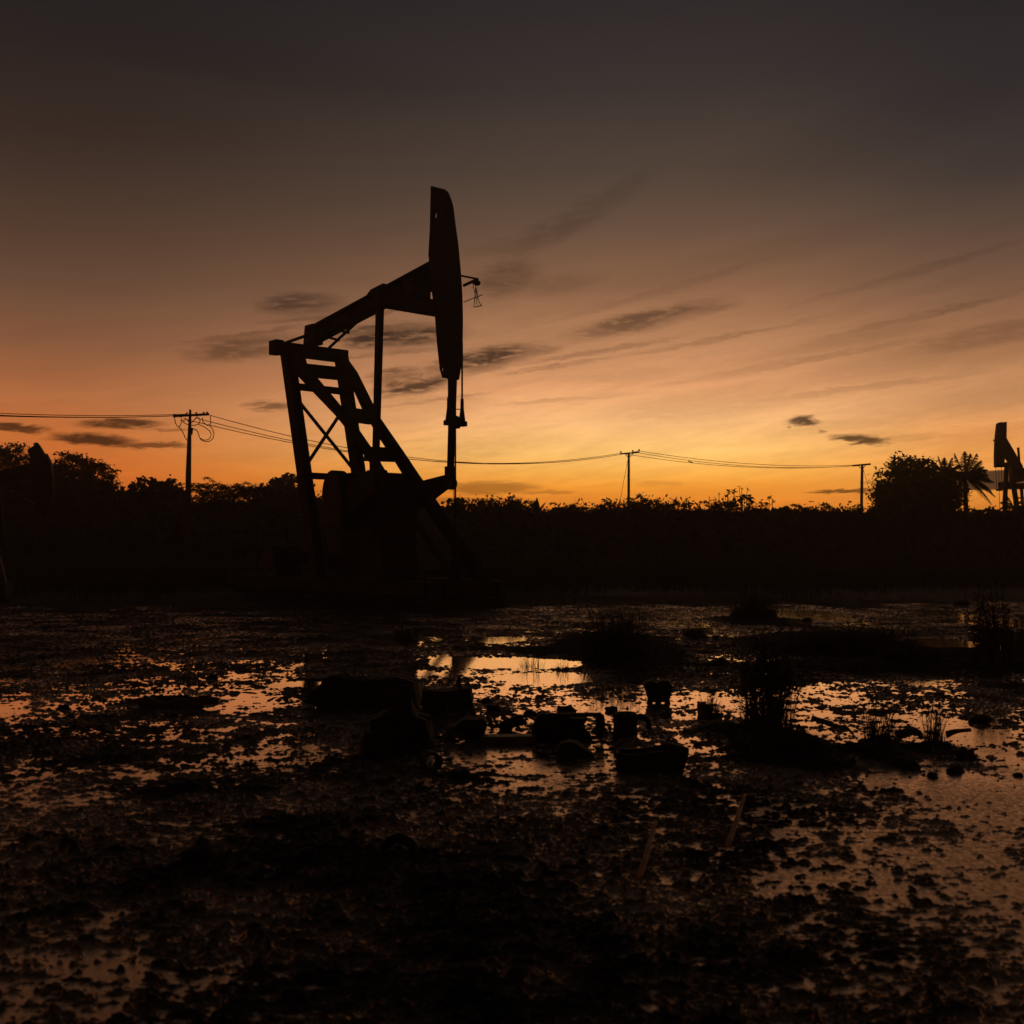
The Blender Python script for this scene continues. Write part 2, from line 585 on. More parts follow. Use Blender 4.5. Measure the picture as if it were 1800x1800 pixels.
def film_mix(m):
    """the low parts of the mud carry a glossy oily film"""
    t = m.node_tree
    mud = t.nodes['Principled BSDF']
    outn = [n for n in t.nodes if n.type == 'OUTPUT_MATERIAL'][0]
    f = t.nodes.new('ShaderNodeBsdfPrincipled')
    f.inputs['Base Color'].default_value = (.78, .48, .26, 1)
    f.inputs['Metallic'].default_value = .8
    f.inputs['Roughness'].default_value = .24
    g = t.nodes.new('ShaderNodeNewGeometry')
    n1 = t.nodes.new('ShaderNodeTexNoise')
    n1.inputs['Scale'].default_value = 34
    n1.inputs['Detail'].default_value = 5
    t.links.new(g.outputs['Position'], n1.inputs['Vector'])
    bp = t.nodes.new('ShaderNodeBump')
    bp.inputs['Distance'].default_value = .0014
    t.links.new(n1.outputs[0], bp.inputs['Height'])
    t.links.new(bp.outputs[0], f.inputs['Normal'])
    sx = t.nodes.new('ShaderNodeSeparateXYZ')
    t.links.new(g.outputs['Position'], sx.inputs[0])
    n2 = t.nodes.new('ShaderNodeTexNoise')
    n2.inputs['Scale'].default_value = 1.1
    n2.inputs['Detail'].default_value = 9
    n2.inputs['Roughness'].default_value = .7
    t.links.new(g.outputs['Position'], n2.inputs['Vector'])
    ad = t.nodes.new('ShaderNodeMath')
    ad.operation = 'MULTIPLY_ADD'
    t.links.new(n2.outputs[0], ad.inputs[0])
    ad.inputs[1].default_value = -.11
    t.links.new(sx.outputs[2], ad.inputs[2])
    mr = t.nodes.new('ShaderNodeMapRange')
    mr.inputs['From Min'].default_value = -.026
    mr.inputs['From Max'].default_value = -.060
    mr.inputs['To Max'].default_value = .85
    t.links.new(ad.outputs[0], mr.inputs['Value'])
    n4 = t.nodes.new('ShaderNodeTexNoise')
    n4.inputs['Scale'].default_value = .55
    n4.inputs['Detail'].default_value = 4
    t.links.new(g.outputs['Position'], n4.inputs['Vector'])
    m4 = t.nodes.new('ShaderNodeMapRange')
    m4.inputs['From Min'].default_value = .42
    m4.inputs['From Max'].default_value = .6
    m4.inputs['To Min'].default_value = .28
    t.links.new(n4.outputs[0], m4.inputs['Value'])
    ml = t.nodes.new('ShaderNodeMath')
    ml.operation = 'MULTIPLY'
    t.links.new(mr.outputs[0], ml.inputs[0])
    t.links.new(m4.outputs[0], ml.inputs[1])
    mx = t.nodes.new('ShaderNodeMixShader')
    t.links.new(ml.outputs[0], mx.inputs[0])
    t.links.new(mud.outputs[0], mx.inputs[1])
    t.links.new(f.outputs[0], mx.inputs[2])
    t.links.new(mx.outputs[0], outn.inputs[0])


def build_ground():
    a_in = np.linspace(R(-32), R(32), 1500)
    a_r = np.linspace(R(32), R(64), 300)[1:]
    a_out = np.linspace(R(64), R(296), 130)[1:]
    a_l = np.linspace(R(-64), R(-32), 300)[1:-1] + 2 * np.pi
    ang = np.concatenate([a_in, a_r, a_out, a_l])
    rad = [.4, .9, 1.5, 2.0, 2.4]
    r_ = 2.7
    while r_ < 34:
        rad.append(r_)
        r_ *= 1.0017
    while r_ < 420:
        rad.append(r_)
        r_ *= 1.03 if r_ < 120 else 1.15
    rad = np.array(rad)
    na, nr = len(ang), len(rad)
    A, RR = np.meshgrid(ang, rad)
    x = (np.sin(A) * RR).ravel()
    y = (np.cos(A) * RR).ravel()
    z = ground_height(x, y)
    verts = np.stack([x, y, z], 1)
    verts = np.concatenate([verts, [[0, 0, 0.02]]])
    i = np.arange(nr - 1)[:, None] * na
    j = np.arange(na)[None, :]
    j2 = (j + 1) % na
    f = np.stack([(i + j).ravel(), (i + na + j).ravel(), (i + na + j2).ravel(), (i + j2).ravel()], 1)
    c = len(verts) - 1
    jj = np.arange(0, na)
    fc = np.stack([np.full(na, c), jj, (jj + 1) % na, (jj + 1) % na], 1)
    m = material('wet_mud', (.026, .019, .013), rough=.7, spec=.14, scale=2.2, var=.5, bump=.004, bump_scale=60)
    film_mix(m)
    o = np_mesh('ground', verts, f, m, smooth_=True)
    return tag(o, 'dark churned mud flat strewn with clods', None, None, 'structure')


ground = build_ground()


def water_material():
    m = bpy.data.materials.new('oily_water')
    m.use_nodes = True
    t = m.node_tree
    b = t.nodes['Principled BSDF']
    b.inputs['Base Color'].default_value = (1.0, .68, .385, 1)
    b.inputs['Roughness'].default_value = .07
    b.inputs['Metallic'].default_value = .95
    g = t.nodes.new('ShaderNodeNewGeometry')
    n = t.nodes.new('ShaderNodeTexNoise')
    n.inputs['Scale'].default_value = 9
    n.inputs['Detail'].default_value = 5
    mp_ = t.nodes.new('ShaderNodeMapping')
    mp_.inputs['Scale'].default_value = (1, .7, 1)
    t.links.new(g.outputs['Position'], mp_.inputs[0])
    t.links.new(mp_.outputs[0], n.inputs['Vector'])
    bp = t.nodes.new('ShaderNodeBump')
    bp.inputs['Strength'].default_value = 1
    bp.inputs['Distance'].default_value = .0007
    t.links.new(n.outputs[0], bp.inputs['Height'])
    t.links.new(bp.outputs[0], b.inputs['Normal'])
    # scum patches break the gloss
    n2 = t.nodes.new('ShaderNodeTexNoise')
    n2.inputs['Scale'].default_value = 1.6
    n2.inputs['Detail'].default_value = 7
    t.links.new(g.outputs['Position'], n2.inputs['Vector'])
    # the near shallows are a thick satin film, the further pools lie mirror still
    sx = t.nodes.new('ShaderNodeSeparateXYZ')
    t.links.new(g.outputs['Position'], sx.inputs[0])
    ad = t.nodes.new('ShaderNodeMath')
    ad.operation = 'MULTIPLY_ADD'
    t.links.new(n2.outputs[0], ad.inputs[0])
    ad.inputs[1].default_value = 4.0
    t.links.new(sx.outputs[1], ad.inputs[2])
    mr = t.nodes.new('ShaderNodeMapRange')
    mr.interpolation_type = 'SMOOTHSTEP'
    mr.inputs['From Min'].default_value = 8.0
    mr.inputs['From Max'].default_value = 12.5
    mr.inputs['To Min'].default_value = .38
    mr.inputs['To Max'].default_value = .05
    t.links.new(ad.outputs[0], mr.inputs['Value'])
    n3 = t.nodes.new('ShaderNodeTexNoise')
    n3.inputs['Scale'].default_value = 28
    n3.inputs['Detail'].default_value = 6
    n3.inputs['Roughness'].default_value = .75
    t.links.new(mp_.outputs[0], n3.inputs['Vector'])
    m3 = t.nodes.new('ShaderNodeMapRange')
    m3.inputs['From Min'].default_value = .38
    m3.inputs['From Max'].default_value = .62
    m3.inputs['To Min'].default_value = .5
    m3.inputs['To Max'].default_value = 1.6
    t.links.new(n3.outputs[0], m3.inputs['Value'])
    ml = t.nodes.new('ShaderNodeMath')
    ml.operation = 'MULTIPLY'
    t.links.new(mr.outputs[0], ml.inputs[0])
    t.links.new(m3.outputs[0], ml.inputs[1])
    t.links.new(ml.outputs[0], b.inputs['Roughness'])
    return m


wa = np.linspace(0, 2 * np.pi, 65)[:-1]
wv_ = np.concatenate([[[0, 0, 0]], np.stack([np.cos(wa) * 48, np.sin(wa) * 48, wa * 0], 1)])
MBw = MB()
MBw.raw(wv_.tolist(), [(0, 1 + i, 1 + (i + 1) % 64) for i in range(64)])
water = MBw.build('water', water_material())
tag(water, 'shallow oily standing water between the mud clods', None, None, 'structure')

# thin haze volume, added to lift the dark tones of the distance
hm = bpy.data.materials.new('added_haze')
hm.use_nodes = True
hm.node_tree.nodes.clear()
hv = hm.node_tree.nodes.new('ShaderNodeVolumePrincipled')
hv.inputs['Color'].default_value = (.95, .86, .74, 1)
hv.inputs['Density'].default_value = .0012
hv.inputs['Anisotropy'].default_value = .55
ho = hm.node_tree.nodes.new('ShaderNodeOutputMaterial')
hm.node_tree.links.new(hv.outputs[0], ho.inputs['Volume'])
hz = MB().box((0, 0, 6), (900, 900, 16)).build('haze', hm)
tag(hz, 'thin warm haze added to lift the dark tones', None, None, 'stuff')

# ================================================================== THE MAIN PUMPJACK
PA = R(-49)                                    # beam points right and towards the viewer
PO = Vector((-6.28, 35.0, 0.0))                # under the saddle bearing
BX = Vector((math.cos(PA), math.sin(PA), 0))   # along the beam
CX = Vector((-math.sin(PA), math.cos(PA), 0))  # across the beam


def on_plane(u, v, c):
    """(s, z) on the pumpjack's vertical plane at cross offset c"""
    a, b = (u - 900) / FPX, (HOR - v) / FPX
    ox, oy = PO.x + c * CX.x, PO.y + c * CX.y
    # t*(a,1) = (ox,oy) + s*BX
    det = a * (-BX.y) + BX.x
    t = (ox * (-BX.y) + oy * BX.x) / det
    s = (t * 1 - oy) / BX.y
    return s, CAM_H + b * t


def L(s, c, z):
    return Vector((s, c, z))


def plane_pts(pts, c):
    out = []
    for u, v in pts:
        s, z = on_plane(u, v, c)
        out.append(L(s, c, z))
    return out


def sheet(poly, c0, c1):
    """prism of an (s,z) polygon between two cross offsets"""
    return [L(s, c0, z) for s, z in poly], [L(s, c1, z) for s, z in poly]


pump = empty('pumpjack', PO, PA, 'tall rusty pumpjack with upright curved horsehead, the largest and nearest of the three', 'pumpjack', 'oil well pumpjacks')

# --- walking beam
top = [on_plane(u, v, -.18) for u, v in ((535, 578), (656, 508), (754, 459))]
bot = [on_plane(u, v, .18) for u, v in ((558, 606), (640, 562), (661, 552), (700, 532))]
tz0, tz1 = top[0][1], top[2][1]
bm_ = MB()
s0, s1 = top[0][0], 7.0


def ztop(s):
    return tz0 + (tz1 - tz0) * (s - top[0][0]) / (top[2][0] - top[0][0])


def zbot(s):
    return bot[0][1] + (bot[2][1] - bot[0][1]) * (s - bot[0][0]) / (bot[2][0] - bot[0][0])


bm_.prism(*sheet([(s0, ztop(s0)), (s0, ztop(s0) - .05), (s1, ztop(s1) - .05), (s1, ztop(s1))], -.18, .18))
bm_.prism(*sheet([(bot[0][0], zbot(bot[0][0]) + .05), (bot[0][0], zbot(bot[0][0])), (s1, zbot(s1)), (s1, zbot(s1) + .05)], -.18, .18))
bm_.prism(*sheet([(s0 + .25, ztop(s0 + .25) - .05), (bot[0][0], zbot(bot[0][0]) + .05), (s1, zbot(s1) + .05), (s1, ztop(s1) - .05)], -.03, .03))
for s in (1.2, 2.6, 4.0, 5.0, 6.1):
    bm_.prism(*sheet([(s, zbot(s) + .05), (s + .03, zbot(s) + .05), (s + .03, ztop(s) - .05), (s, ztop(s) - .05)], -.16, .16))
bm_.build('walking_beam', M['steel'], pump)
# lifting lugs on the beam where the equaliser hangs
mb = MB()
s_l = top[1][0]
mb.prism(*sheet([(s_l - .3, ztop(s_l - .3)), (s_l + .55, ztop(s_l + .55)), (s_l + .5, ztop(s_l + .5) + .07), (s_l - .1, ztop(s_l) + .07)], -.2, .2))
mb.build('clamp_plate', M['darksteel'], pump)

# --- horsehead: two cheek plates, a curved wearing plate in front, a back plate
HC = .2
left = [on_plane(u, v, -HC) for u, v in ((757, 327), (755.5, 400), (752.8, 447), (754, 458), (757, 500), (764, 550), (768, 605), (773, 650), (777, 664))]
right = [on_plane(u, v, HC) for u, v in ((807, 668), (811.5, 640), (813.5, 600), (814, 560), (813, 520), (810.5, 480), (806, 430), (801, 395), (797, 362), (794, 352), (789, 339), (783, 333))]
outline = left + right


HOLES = [(766, 379, .05, .085), (758, 507, .11, .10), (777.5, 649, .035, .08)]


def keyhole(poly, hole):
    """cut a hole into a polygon through a hair-wide slit from its nearest corner"""
    i = min(range(len(poly)), key=lambda k: min((poly[k][0] - h[0]) ** 2 + (poly[k][1] - h[1]) ** 2 for h in hole))
    j = min(range(len(hole)), key=lambda k: (poly[i][0] - hole[k][0]) ** 2 + (poly[i][1] - hole[k][1]) ** 2)
    hole = hole[j:] + hole[:j]
    e = .0006
    h0 = hole[0]
    return poly[:i + 1] + [h0] + hole[1:] + [(h0[0] + e, h0[1] + e), (poly[i][0] + e, poly[i][1] + e)] + poly[i + 1:]


def area(p):
    return sum(p[i][0] * p[(i + 1) % len(p)][1] - p[(i + 1) % len(p)][0] * p[i][1] for i in range(len(p))) / 2


near_poly = list(outline)
sg = 1 if area(outline) > 0 else -1
for u, v, w, h in HOLES:
    s_, z_ = on_plane(u, v, -HC)
    hp = [(s_ + w * math.cos(t_) * .9, z_ + h * math.sin(t_)) for t_ in (0, 1.1, 2.0, 3.3, 4.2, 5.3)]
    if (1 if area(hp) > 0 else -1) == sg:
        hp = hp[::-1]
    near_poly = keyhole(near_poly, hp)
mb = MB()
mb.prism(*sheet(near_poly, -HC, -HC + .03))
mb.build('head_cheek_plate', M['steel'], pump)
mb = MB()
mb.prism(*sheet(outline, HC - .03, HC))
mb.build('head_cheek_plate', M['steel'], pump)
mb = MB()
rr = right[::-1]
for i in range(len(rr) - 1):
    (sa, za), (sb, zb) = rr[i], rr[i + 1]
    mb.prism(*sheet([(sa, za), (sb, zb), (sb - .05, zb), (sa - .05, za)], -HC + .032, HC - .032))
mb.build('head_track_plate', M['steel'], pump)
# --- saddle bearing and top crossbeam of the samson post
mb = MB()
mb.box((.12, 0.016, 7.55), (.42, 2.506, .36))
mb.box((.13, -1.16, 7.56), (.44, .28, .42))
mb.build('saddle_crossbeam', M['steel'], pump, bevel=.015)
mb = MB()
sb_, _z = on_plane(549, 600, 0)
mb.prism(*sheet([(sb_ - .28, 7.73), (sb_ + .36, 7.73), (sb_ + .30, 8.35), (sb_ - .18, 8.35)], -.16, .16))
mb.build('saddle_bearing', M['darksteel'], pump)
# stays from the crossbeam to the beam and a short ladder under the beam
mb = MB()
a1 = plane_pts([(501, 603)], -.75)[0]
a2 = plane_pts([(541, 589)], -.18)[0]
mb.tube([a1, a2], .05, 6)
mb.build('stay_rod', M['darksteel'], pump)
mb = MB()
lp = plane_pts([(579, 612), (631, 564)], .5)
for dc in (-.02,):
    mb.tube([lp[0] + L(0, dc, 0), lp[1] + L(0, dc, 0)], .045, 6)
mb.bar(*plane_pts([(577, 593), (596, 598)], .48), .07)
mb.bar(*plane_pts([(600, 582), (613, 585)], .48), .07)
mb.build('beam_ladder', M['darksteel'], pump)

# --- samson post legs: the front pair draws together towards the foot
LC = .95


def leg_c(z):
    return LC - .5 * min(1, max(0, (7.4 - z) / 3.9))


def on_leg(u, v, sgn, dc):
    c = sgn * .8
    for _ in range(8):
        s_, z_ = on_plane(u, v, c)
        c = sgn * leg_c(z_) + dc
    return s_, z_


def extend(p, q, z):
    k = (p[0] - q[0]) / (p[1] - q[1])
    return (p[0] + k * (z - p[1]), z)


for sgn in (1, -1):
    if sgn > 0:
        lo = [on_leg(u, v, 1, -.11) for u, v in ((613, 668), (638, 723), (665, 768), (694, 812), (721, 856))]
        up = [on_leg(u, v, 1, .11) for u, v in ((779, 896), (742, 842), (712, 797), (667, 732), (629, 655), (601, 616))]
        LEG_B = (lo, up)
        topc = [(up[-1][0] - .05, 7.37), (lo[0][0] - .75, 7.37)]
    else:
        lo = [on_leg(u, v, -1, -.11) for u, v in ((515, 652), (541, 680), (589, 730), (607, 752))]
        up = [on_leg(u, v, -1, .11) for u, v in ((679, 829), (652, 785), (625, 746), (597, 710), (559, 665), (540, 640))]
        LEG_A = (lo, up)
        topc = [(up[-1][0] - .1, 7.37), (lo[0][0] - .1, 7.37)]
    kf = (LEG_B[1][0][0] - LEG_B[1][1][0]) / (LEG_B[1][0][1] - LEG_B[1][1][1])
    fi = (lo[-1][0] + kf * (.7 - lo[-1][1]), .7)
    fo = (up[0][0] + kf * (.7 - up[0][1]), .7)
    poly = lo + [fi, fo] + up + topc
    m = MB()
    m.prism([L(s_, sgn * leg_c(z_) - .11, z_) for s_, z_ in poly], [L(s_, sgn * leg_c(z_) + .11, z_) for s_, z_ in poly])
    m.build('samson_leg', M['steel'], pump)


def mid_at(leg, z):
    r = []
    for e in leg:
        e = sorted(e, key=lambda p: p[1])
        r.append(float(np.interp(z, [p[1] for p in e], [p[0] for p in e])))
    return sum(r) / 2


print('LEGS', [(round(z, 1), round(mid_at(LEG_A, z), 2), round(mid_at(LEG_B, z), 2)) for z in (6.5, 6, 5.5, 5, 4.5, 4)])
# rear legs
SR0, SR1 = .44, 2.2
for sgn in (-1, 1):
    m = MB()
    m.bar(L(SR0, sgn * LC, 7.4), L(SR1, sgn * LC, .7), .24, .36, up=(0, 1, 0)) if False else m.ibeam(L(SR0 - .02, sgn * LC, 7.40), L(SR1, sgn * LC, .7), .36, .30, .035, up=(0, 1, 0))
    m.build('rear_leg', M['steel'], pump)


def rear_s(z):
    return SR0 + (SR1 - SR0) * (7.4 - z) / 6.7


# cross members between the front legs
def front_mid(v_far_u, v):
    return on_plane(v_far_u, v, LC)


RUNGS = [((601, 664), .38), ((648, 736), .40), ((690, 801), .40)]
for (u, v), h in RUNGS:
    s, z = on_leg(u, v, 1, 0)
    c = leg_c(z)
    m = MB()
    m.bar(L(mid_at(LEG_A, z), -c + .112, z), L(mid_at(LEG_B, z), c - .112, z), .16, h)
    m.build('front_brace', M['steel'], pump)
for (u, v), h in (((598, 691), .20), ((624, 841), .19)):
    s, z = on_plane(u, v, LC)
    m = MB()
    m.bar(L(rear_s(z), -LC + .17, z), L(rear_s(z), LC - .17, z), .12, h)
    m.build('rear_brace', M['steel'], pump)
zt = on_plane(526, 700, -LC)[1]
zb = on_plane(622, 826, LC)[1]
m = MB()
m.bar(L(rear_s(zt) - .05, -LC + .14, zt), L(rear_s(zb) - .05, LC - .14, zb), .05, .095)
m.build('diagonal_brace', M['darksteel'], pump)
zb2 = on_plane(541, 812, -LC)[1]
zt2 = on_plane(604, 715, LC)[1]
m = MB()
m.bar(L(rear_s(zb2) + .05, -LC + .14, zb2), L(rear_s(zt2) + .05, LC - .14, zt2), .05, .095)
m.build('diagonal_brace', M['darksteel'], pump)

# --- equaliser, pitman arms, cranks, counterweights
SE = 5.64
zeq = on_plane(683, 539, -1.0)[1]
m = MB()
m.bar(L(SE, -1.34, zeq + .20), L(SE, 1.34, zeq + .20), .34, .40)
m.bar(L(SE, -.3, zeq + .6), L(SE, .3, zeq + .6), .5, .45)
m.build('equalizer_bar', M['steel'], pump, bevel=.02)
PIN = L(5.51, 0, 3.36)
HUB = L(3.98, 0, 2.95)
for sgn in (-1, 1):
    c = 1.25 * sgn
    m = MB()
    SP = SE + .10
    m.prism([L(SP + q_, c + w_, z_) for q_, w_, z_ in ((-.10, -.07, zeq + .25), (.10, -.07, zeq + .25), (PIN.x - SP + .07, -.07, PIN.z), (PIN.x - SP - .07, -.07, PIN.z))],
            [L(SP + q_, c + w_, z_) for q_, w_, z_ in ((-.10, .07, zeq + .25), (.10, .07, zeq + .25), (PIN.x - SP + .07, .07, PIN.z), (PIN.x - SP - .07, .07, PIN.z))])
    p = m.build('pitman_arm', M['steel'], pump)
    m = MB()
    m.box((PIN.x, c, PIN.z + .25), (.26, .2, .42))
    m.lathe([(.17, -.13), (.17, .13)], (PIN.x, c, PIN.z - .02), 16, (0, 1, 0))
    m.build('wrist_pin_bearing', M['darksteel'], p, bevel=.01)
    cc = 1.02 * sgn
    m = MB()
    d = (PIN - HUB).normalized()
    nrm = L(-d.z, 0, d.x)
    pts = [HUB - d * .55 + nrm * .42, HUB + d * .2 + nrm * .40, PIN + d * .18 + nrm * .16, PIN + d * .22 - nrm * .02, PIN + d * .12 - nrm * .2, HUB + d * .2 - nrm * .42, HUB - d * .55 - nrm * .42]
    m.prism([q + L(0, cc - .1, 0) for q in pts], [q + L(0, cc + .1, 0) for q in pts])
    cr = m.build('crank_arm', M['steel'], pump, bevel=.02)
    cw = L(3.28, 0, 3.0)
    m = MB()
    ring = []
    for a in np.linspace(-.2, math.pi + .25, 15):
        ring.append(cw + L(math.cos(a) * .50, 0, math.sin(a) * .74 - .02))
    ring += [cw + L(-.5, 0, -.9), cw + L(.5, 0, -.9)]
    m.prism([q + L(0, cc - .2, 0) for q in ring], [q + L(0, cc + .2, 0) for q in ring])
    m.build('counterweight', M['darksteel'], cr, bevel=.03)
# --- gear reducer and its pedestal
m = MB()
zr = on_plane(660, 832, 0)[1]
prof = [(2.75, 1.9), (4.7, 1.9), (4.75, 2.7), (4.45, zr - .22), (4.2, zr), (3.3, zr), (2.95, zr - .25), (2.72, 2.7)]
m.prism(*sheet(prof, -.72, .72))
m.box((3.75, 0, zr + .04), (.5, .4, .1))
m.build('gear_reducer', M['darksteel'], pump, bevel=.03)
m = MB()
m.prism(*sheet([(2.5, .7), (5.0, .7), (4.75, 1.9), (2.75, 1.9)], -.6, .6))
m.build('reducer_pedestal', M['steel'], pump)
m = MB()
for sgn in (-1, 1):
    m.ibeam(L(-2.6, sgn * LC, .5), L(8.0, sgn * LC, .5), .3, .4, .04)
for s in (-2.5, -.6, 1.3, 3.2, 5.2, 7.0, 7.9):
    m.box((s, 0, .5), (.14, 1.58, .3))
m.build('skid_base', M['steel'], pump)
m = MB()
m.box((2.6, 0, .12), (10.8, 2.3, .26))
m.build('concrete_plinth', M['concrete'], pump, bevel=.03)
m = MB()
m.lathe([(.36, -.5), (.42, -.46), (.42, .46), (.36, .5)], (-1.4, -.1, 1.25), 20, (0, 1, 0))
m.box((-1.4, -.1, .84), (.8, .9, .3))
m.lathe([(.09, .5), (.09, .72), (.24, .72), (.24, .95)], (-1.4, -.1, 1.25), 16, (0, 1, 0))
m.build('electric_motor', M['darksteel'], pump)
m = MB()
m.box((1.0, .9, 1.7), (2.6, .06, 1.7))
m.build('belt_guard', M['darksteel'], pump)

print('HEADS', [(round(a_, 2), round(b_, 2)) for a_, b_ in right])
# --- bridle, carrier bar, polished rod
SRD = 7.34
zc = on_plane(801, 742, 0)[1]
for sgn in (-1, 1):
    c = .22 * sgn
    m = MB()
    pts = [L(s + .03, c, z) for (s, z) in right[::-1] if 7.0 < z < 9.0 and s + .03 < SRD]
    ztan = min(p.z for p in pts) if pts else 7.5
    pts.append(L(SRD, c, min(ztan - .3, 6.9)))
    pts.append(L(SRD, c, zc + .45))
    m.tube(pts, .026, 6)
    cb = m.build('bridle_cable', M['cable'], pump)
    m = MB()
    m.lathe([(.045, .62), (.05, .35), (.09, .05), (.10, .0), (.07, -.06)], (SRD, c, zc), 10)
    m.build('cable_socket', M['darksteel'], cb)
m = MB()
m.bar(L(SRD, -.32, zc - .03), L(SRD, .32, zc - .03), .2, .13)
m.lathe([(.12, -.16), (.14, -.1), (.14, .1), (.07, .16)], (SRD, 0, zc), 12)
m.build('carrier_bar', M['steel'], pump, bevel=.01)
m = MB()
m.tube([L(SRD, 0, zc + .5), L(SRD, 0, 1.5)], .022, 8)
m.tube([L(SRD, -.05, zc - .1), L(SRD, -.05, 2.3)], .012, 5)
m.build('polished_rod', M['darksteel'], pump)
m = MB()
m.tube([L(SRD, -.22, zc + .34), L(SRD, .22, zc + .34)], .012, 5)
m.build('tie_rod', M['darksteel'], pump)
# --- bracket with tangled wire on the front of the head
hb = plane_pts([(812, 485), (840, 490.5), (838, 497), (815, 502)], 0)
m = MB()
m.bar(hb[0], hb[1], .05, .05)
m.bar(hb[1], hb[3], .05, .06)
m.lathe([(.06, -.08), (.08, 0), (.06, .08)], hb[2], 8, (0, 1, 0))
br = m.build('hanger_bracket', M['darksteel'], pump)
m = MB()
for a, b in (((831, 497), (839, 537)), ((837, 498), (833, 540)), ((836, 498), (838, 520)), ((838, 522), (846, 538)), ((834, 540), (847, 537)), ((815, 531), (848, 518)), ((835, 497), (841, 525))):
    m.tube(plane_pts([a, b], 0), .012, 4)
m.build('tangled_wire', M['cable'], br)

# --- wellhead below the head
well = empty('wellhead', PO + BX * SRD, PA, 'low dark wellhead under the big horsehead, holding the polished rod', 'wellhead')
m = MB()
m.lathe([(.22, 0), (.22, .5), (.3, .5), (.3, .6), (.16, .6), (.16, 1.15), (.24, 1.15), (.24, 1.25), (.1, 1.25), (.1, 1.7), (.06, 1.75), (.06, 1.95)], (0, 0, 0), 18)
m.build('casing_head', M['darksteel'], well)
m = MB()
m.tube([(0, 0, .95), (0, -.9, .95), (0, -1.0, .85), (0, -1.0, 0.1)], .05, 8)
m.build('flow_line', M['darksteel'], well)
m = MB()
m.lathe([(.12, -.1), (.12, .1)], (0, -.45, .95), 12, (0, 1, 0))
m.tube([(0, -.45, .95), (0, -.45, 1.25)], .02, 6)
m.lathe([(.13, 0), (.13, .02)], (0, -.45, 1.25), 14)
m.build('valve', M['darksteel'], well)

# ================================================================== the two further pumpjacks
def frontal(pts, d, depth, rot=0.0, ref_u=None):
    """outline traced at distance d, extruded to its own thickness along a horizontal direction"""
    off = Vector((math.sin(rot), math.cos(rot), 0)) * depth / 2
    ps = [at(u, v, d) for u, v in pts]
    return [p - off for p in ps], [p + off for p in ps]


D2 = 86.0
o2 = at(1783, 960, D2)
o2.z = 0
far = empty('pumpjack', o2, 0, 'small distant pumpjack facing the palms, its head up at the edge of the marsh', 'pumpjack', 'oil well pumpjacks')


def part2(name, parts, mat=None, parent=None, d=D2, org=o2, root=None, bevel=0):
    m = MB()
    for pts, dep, dd in parts:
        n, f = frontal(pts, d + dd, dep)
        m.prism([p - org for p in n], [p - org for p in f])
    return m.build(name, mat or M['steel'], parent or root or far, bevel=bevel)


part2('horsehead', [([(1753, 745), (1756, 742.6), (1759, 742.6), (1759, 746), (1761.5, 746), (1761.5, 742.4), (1767.5, 742), (1767, 769), (1765, 790), (1763, 821.5), (1749.2, 821.5), (1749, 800), (1749.6, 780), (1751, 762)], .5, 0)])
part2('hanger_bracket', [([(1745, 773), (1750, 772.6), (1750, 773.6), (1746.6, 774.2), (1750, 779.4), (1749.4, 780.4)], .06, 0)], M['darksteel'])
part2('walking_beam', [([(1766.8, 769), (1796, 819), (1796, 830), (1777, 822), (1773, 813), (1764, 799)], .4, 1)])
part2('saddle_bearing', [([(1775, 812), (1790, 812), (1796, 824), (1797, 846), (1777, 850), (1776, 830)], .6, 2.2)], M['darksteel'])
part2('pitman_arm', [([(1788, 787), (1791.3, 786.6), (1793.6, 817), (1791, 817)], .14, 2.6)])
part2('samson_leg', [([(1766.5, 822), (1766, 815), (1768, 812.6), (1773, 812.6), (1773.3, 822), (1771.4, 822), (1769.6, 880), (1768.6, 935), (1762.2, 935), (1763.6, 880)], .3, -1.0)])
part2('samson_leg', [([(1777, 846), (1784, 846), (1789, 880), (1795, 935), (1787, 935), (1782.5, 880)], .3, -.6)])
part2('rear_leg', [([(1793.4, 856), (1797.4, 856), (1800.4, 905), (1797.4, 905)], .25, 4.0)])
part2('work_platform', [([(1761, 847), (1767.2, 847), (1767.2, 850.4), (1830, 849.5), (1830, 859), (1761.5, 859.5)], 1.4, 2.0)])
part2('cross_brace', [([(1783, 874), (1830, 874.4), (1830, 876.6), (1783, 876.4)], .12, 1.0)], M['darksteel'])
part2('tail_beam', [([(1796, 822), (1840, 842), (1840, 850), (1796, 840)], .4, 3.0)])
m = MB()
for (a, b) in (((1750.3, 821), (1751.8, 860)), ((1760.4, 821), (1761, 860))):
    m.tube([at(*a, D2) - o2, at(*b, D2) - o2], .022, 5)
m.build('bridle_cable', M['cable'], far)
m = MB()
m.tube([at(1755.7, 824, D2) - o2, at(1757.8, 920, D2) - o2], .02, 5)
m.lathe([(.03, -.2), (.08, -.05), (.08, .05), (.03, .2)], at(1756.8, 853, D2) - o2, 8)
m.build('polished_rod', M['darksteel'], far)
part2('carrier_bar', [([(1751, 859.6), (1762, 859.4), (1761.5, 863), (1752, 863)], .2, 0)], M['darksteel'])

D3 = 60.0
o3 = at(40, 960, D3)
o3.z = 0
near3 = empty('pumpjack', o3, 0, 'dark pumpjack half lost against the trees, horsehead lowered', 'pumpjack', 'oil well pumpjacks')


def part3(name, parts, mat=None, bevel=0):
    return part2(name, parts, mat, near3, D3, o3, near3, bevel)


